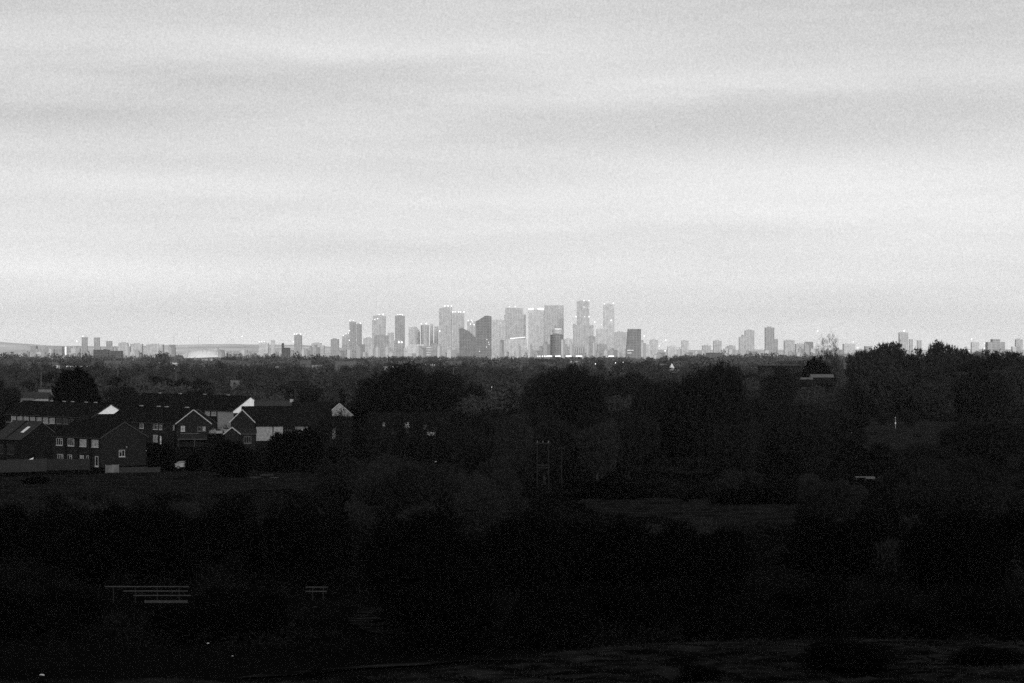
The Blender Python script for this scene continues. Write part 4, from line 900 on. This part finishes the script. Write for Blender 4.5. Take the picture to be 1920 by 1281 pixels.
T('wide pale slab block before the white stadium roof', 274, 305, 646, 9800, 't_pale')
T('dark long building with a flat roof below the western four', 175, 203, 656, 5200, 't_lowdark', steps=[(203, 228, 658), (193, 197, 654.5)], name='low_block', cat='building', plant_room=False)
T('dark low shed touching the white stadium roof', 317, 342, 668.5, 5000, 't_lowdark', name='low_block', cat='building', plant_room=False)
T('dark narrow block with a chimney-like tower in front of the western skyline', 528, 543, 652, 4600, 't_lowdark', steps=[(527.5, 532, 643.5), (540, 543.5, 655)], name='low_block', cat='building', plant_room=False)
T('grey tower with three beacons west of the cluster', 551.5, 565.5, 628.5, 10500, 't_mid', lights=[(552, 626.5, 1.1), (556.5, 626.5, 1.1), (563.5, 626.5, 1.2), (550, 641)])
T('low grey block just past the three-beacon tower', 584, 602, 643.5, 10500, 't_pale', steps=[(600, 608, 648)])
T('faint block with a row of small beacons above the white roof', 485, 503, 643.5, 12000, 't_paler', lights=[(486, 641, .9), (491, 641, .9), (495.5, 641, .9), (454, 631, 1.2)])
T('faint slim block beside the dark chimney-like tower', 508, 515, 638, 12500, 't_paler')
T('grey low block east of the white stadium roof', 433, 451, 661, 9000, 't_mid', name='low_block', cat='building')
# bright strips on a few buildings
def strip(x0, x1, py, D, th, label_parent, wob=0):
    cx = (x0 + x1) / 2; s = D / F; q = MB(); n = 10
    for i in range(n):
        a = (x0 + (x1 - x0) * i / n - cx) * s; b = (x0 + (x1 - x0) * (i + 1) / n - cx) * s; z = Z(py + wob * (i / n - .5), D); q.box((a, -3, z - th * s / 2), (b, -1.5, z + th * s / 2))
    return q, (X(cx, D), D, 0)
def strip_on(root, x0, x1, py, D, th, wob=0, m='lampstrip'):
    q, loc = strip(x0, x1, py, D, th, None, wob); o = q.build('roof_light_strip', MT[m], root); o.location = (loc[0] - root.location.x, loc[1] - root.location.y - 4, 0)
def find(lab): return next(o for o in COL.objects if o.get('label', '').startswith(lab))
g_ = find('great square tower with two bright'); strip_on(g_, 991, 1000, 579.3, 12300, 2.4, m='lamp'); strip_on(g_, 1008, 1019.5, 579.3, 12300, 2.4, m='lamp')
g_ = find('bulky lower building'); strip_on(g_, 957, 985, 633.5, 11800, 1.5, -2.5, m='lampdim'); strip_on(g_, 957, 965, 635, 11800, 1.6, m='lampdim')
g_ = find('stout pale tower'); strip_on(g_, 969, 975, 599.5, 12500, 1.0, m='lampdim')
g_ = find('pale ring-topped'); strip_on(g_, 1040, 1053, 617, 11500, 1.2, m='lampdim')
g_ = find('dark slab with a tapered'); strip_on(g_, 1176, 1188, 657, 7000, .7, m='lampdim'); strip_on(g_, 1176, 1184, 662, 7000, .8, m='lampdim')
g_ = find('dark glass tower with a curved')
for px, py in ((913, 637), (916, 642), (912, 651), (917, 646), (899, 659)): light(g_, (px - 906.5) / F * 7200, -2, Z(py, 7200), .9 / F * 7200, 'lampdim')
g_ = find('low building with white vertical'); s = 9500 / F
for i in range(8):
    q = MB(); a = (1066 + i * 3.6 - 1080) * s; q.box((a, -3, Z(663, 9500)), (a + 1.4 * s, -.5, Z(652, 9500))); q.build('fin', MT['white'], g_)
g_ = find('thin bright white'); q = MB(); q.box((-1.6, -1.5, 0), (1.6, -.01, Z(650, 7000) - .5)); q.build('glowing_cladding', MT['lampdim'], g_)  # front face emits: the tower's lit brightness is put in as glow
# lit station platform: canopy with a row of strip lights
st = empty('railway_station', (X(1080, 6000), 6000, 0)); tag(st, 'long low station canopy with a broken row of white strip lights under the towers', 'station'); s = 6000 / F
q = MB(); q.box(((1006 - 1080) * s, 0, Z(667, 6000)), ((1153 - 1080) * s, 12, Z(666.2, 6000))); q.build('canopy', MT['t_mid'], st)
for a, b in ((1008, 1009.5), (1011.5, 1013), (1016, 1018), (1020.5, 1022.5), (1024.5, 1035), (1041, 1051), (1061, 1071.5), (1080, 1091.5), (1141, 1151)):
    q = MB(); q.box(((a - 1080) * s, -1.2, Z(669, 6000)), ((b - 1080) * s, -.2, Z(667.2, 6000))); q.build('strip_light', MT['lamp'], st)
for px in range(1010, 1152, 12):
    q = MB(); q.box(((px - 1080) * s, 5, -1), ((px - 1080) * s + .6, 5.6, Z(667, 6000))); q.build('canopy_post', MT['t_mid'], st)
# street lights in the belt
for px, py, lab in [(1116.5, 682.5, 'brightest street light in the trees under the towers'), (1154, 680.5, 'street light in the trees below the slender towers'), (1168, 679.5, 'faint street light next to the slender towers street light'), (1152, 693, 'lowest street light in the trees under the towers'), (922, 726, 'faint lone light in the trees beside the biggest oak')]:
    D = 2600 if py < 700 else 1100; pr = empty('street_lamp', (X(px, D), D, 0)); tag(pr, lab, 'street lamp', 'street lights in the belt of trees'); h = Z(py, D); s = D / F
    q = MB(); q.tube((0, 0, 0), (0, 0, h), .12, .09, 6); q.build('pole', MT['metal'], pr); o = light(pr, 0, -.3, h, .9 * s if py < 690 else .55 * s); o.name = 'lamp_head'
# small white roofed stadium
D = 6800; st = empty('stadium', (X(377, D), D, 0)); tag(st, 'wide stadium with a bright white domed roof, brightest thing on the western skyline', 'stadium'); s = D / F
q = MB(); n = 24; w_ = 68 * s; dep = 70; V = []
prof_y = lambda t: 665.5 - 9.2 * math.sin(math.pi * min(1, .12 + t * .76)) ** .8 + 3.2 * abs(t - .55)
for j in range(7):
    for i in range(n + 1):
        t = i / n; top = Z(prof_y(t), D); lowz = Z(672 - 2.2 * t, D); k = j / 6.0; kk = math.sin(k * math.pi / 2) ** .8
        V.append(((t - .5) * w_, dep * k * .6, lowz + (top - lowz) * kk))
for i in range(n + 1): V.append(((i / n - .5) * w_, dep, Z(672, D)))
q.add(V, [(j * (n + 1) + i, j * (n + 1) + i + 1, (j + 1) * (n + 1) + i + 1, (j + 1) * (n + 1) + i) for j in range(7) for i in range(n)]); q.build('roof', MT['roofwhite'], st)
q = MB(); q.box((-w_ * .47, 2, -1), (w_ * .47, dep - 2, Z(672.5, D))); q.build('wall', MT['t_mid'], st)
for px in (351, 378, 386, 404):
    q = MB(); q.tube(((px - 377) * s, -.5, Z(673, D)), ((px - 377) * s + 1, dep * .35, Z(655.5, D)), .45, .35); q.build('roof_mast', MT['t_mid'], st)
q = MB(); q.tube(((409 - 377) * s, 0, -1), ((411 - 377) * s, 0, Z(655, D)), 1.2, .6); q.build('roof_mast', MT['t_mid'], st)
q = MB(); q.box((-w_ * .5, -2, Z(671.5, D)), (-w_ * .38, 0, Z(663.5, D))); q.build('entrance_screen', MT['white'], st)
# cranes
for px, yt, lab in [(326, 632, 'faint tower crane above the white stadium roof'), (372, 633, 'second faint tower crane, above the middle of the white roof')]:
    D = 11500; pr = empty('tower_crane', (X(px, D), D, 0)); tag(pr, lab, 'crane'); h = Z(yt, D); q = MB(); q.box((-.5, -.5, 0), (.5, .5, h)); q.build('mast', MT['t_mid'], pr); q = MB(); q.bar((-6, 0, h - 2), (16, 0, h + 12), .6, .6); q.build('jib', MT['t_mid'], pr)
# small houses breaking the far tree line
tr = random.Random(8)
for i in range(36):
    px = 10 + 1560 * (i + tr.random()) / 36; D = tr.uniform(2650, 4600); w = tr.uniform(9, 24); h = tr.uniform(9.5, 14.5)
    if 336 < px < 414: continue
    pr = empty('house', (X(px, D), D, 0), tr.uniform(-.5, .5)); tag(pr, 'small pale-walled house breaking the far tree line under the skyline', 'house', 'houses in the far tree line')
    q = MB(); q.box((-w / 2, 0, -.5), (w / 2, 8, h * .7)); q.build('wall', MT[tr.choice(['render', 'render2', 'render2', 'white'])], pr); q = MB(); q.hull([(-w / 2 - .3, -.3, h * .702), (w / 2 + .3, -.3, h * .702), (w / 2 + .3, 8.3, h * .702), (-w / 2 - .3, 8.3, h * .702)], [(-w / 2, 3.9, h), (w / 2, 3.9, h), (w / 2, 4.1, h), (-w / 2, 4.1, h)]); q.build('roof', MT[tr.choice(['tile3', 'tile3', 'render2'])], pr)
# low town: many small blocks filling the skyline's foot
tr = random.Random(3)
zones = [(0, 330, 46, 'low pale building on the far western skyline foot', 'low buildings of the western skyline'), (345, 640, 34, 'low pale building between the white stadium roof and the tower cluster', 'low buildings between stadium and towers'),
         (640, 1210, 74, 'low hazy building at the foot of the tower cluster', 'low buildings under the tower cluster'), (1205, 1640, 50, 'low hazy building on the eastern skyline foot', 'low buildings of the eastern skyline'), (1640, 1930, 14, 'low hazy building behind the wood on the hill', 'low buildings behind the hill wood')]
lowme = {}
for x0, x1, n, lab, grp in zones:
    for i in range(n):
        px = x0 + (x1 - x0) * (i + tr.random()) / n; D = tr.uniform(6500, 11800); wpx = tr.uniform(5, 17); hh = tr.choice([8, 10, 12, 15, 18, 22, 30]) * tr.uniform(.8, 1.25)
        if 640 < px < 1210: hh *= 1.35
        if 340 < px < 415 : D = max(D, 8500)
        key = tr.randrange(6); m_ = ['t_low', 't_low', 't_mid', 't_pale', 't_low', 't_mid'][key]
        k = (key,)
        if k not in lowme:
            q = MB(); q.box((-.5, 0, -.02), (.5, .9, 1)); 
            if key % 2: q.box((-.3, .2, 1.0), (.1, .7, 1.18))
            if key == 2: q.hull([(-.5, 0, 1.001), (.5, 0, 1.001), (.5, .9, 1.001), (-.5, .9, 1.001)], [(-.5, .42, 1.3), (.5, .42, 1.3), (.5, .48, 1.3), (-.5, .48, 1.3)])
            if key == 4: q.box((.501, .1, -.02), (.85, .8, .7))
            lowme[k] = q.mesh('low_building'); lowme[k].materials.append(MT[m_])
        o = bpy.data.objects.new('low_building', lowme[k]); COL.objects.link(o); o.location = (X(px, D), D, 0); o.scale = (wpx / F * D, 20, hh); tag(o, lab, 'building', grp)

# ------------------------------------------------------------------ haze
hz = MB(); hz.box((-16000, -400, -6), (16000, 28500, 420)); hm = bpy.data.materials.new('haze_air'); hm.use_nodes = True; nt = hm.node_tree
nt.nodes.remove(nt.nodes['Principled BSDF']); pv = nt.nodes.new('ShaderNodeVolumePrincipled'); pv.inputs['Color'].default_value = (.96, .96, .96, 1); pv.inputs['Density'].default_value = HAZE_D; pv.inputs['Anisotropy'].default_value = .35
nt.links.new(pv.outputs[0], nt.nodes['Material Output'].inputs['Volume'])
tag(hz.build('haze', hm), kind='stuff')
print('TREES', N_TREES, 'OBJECTS', len(COL.objects))
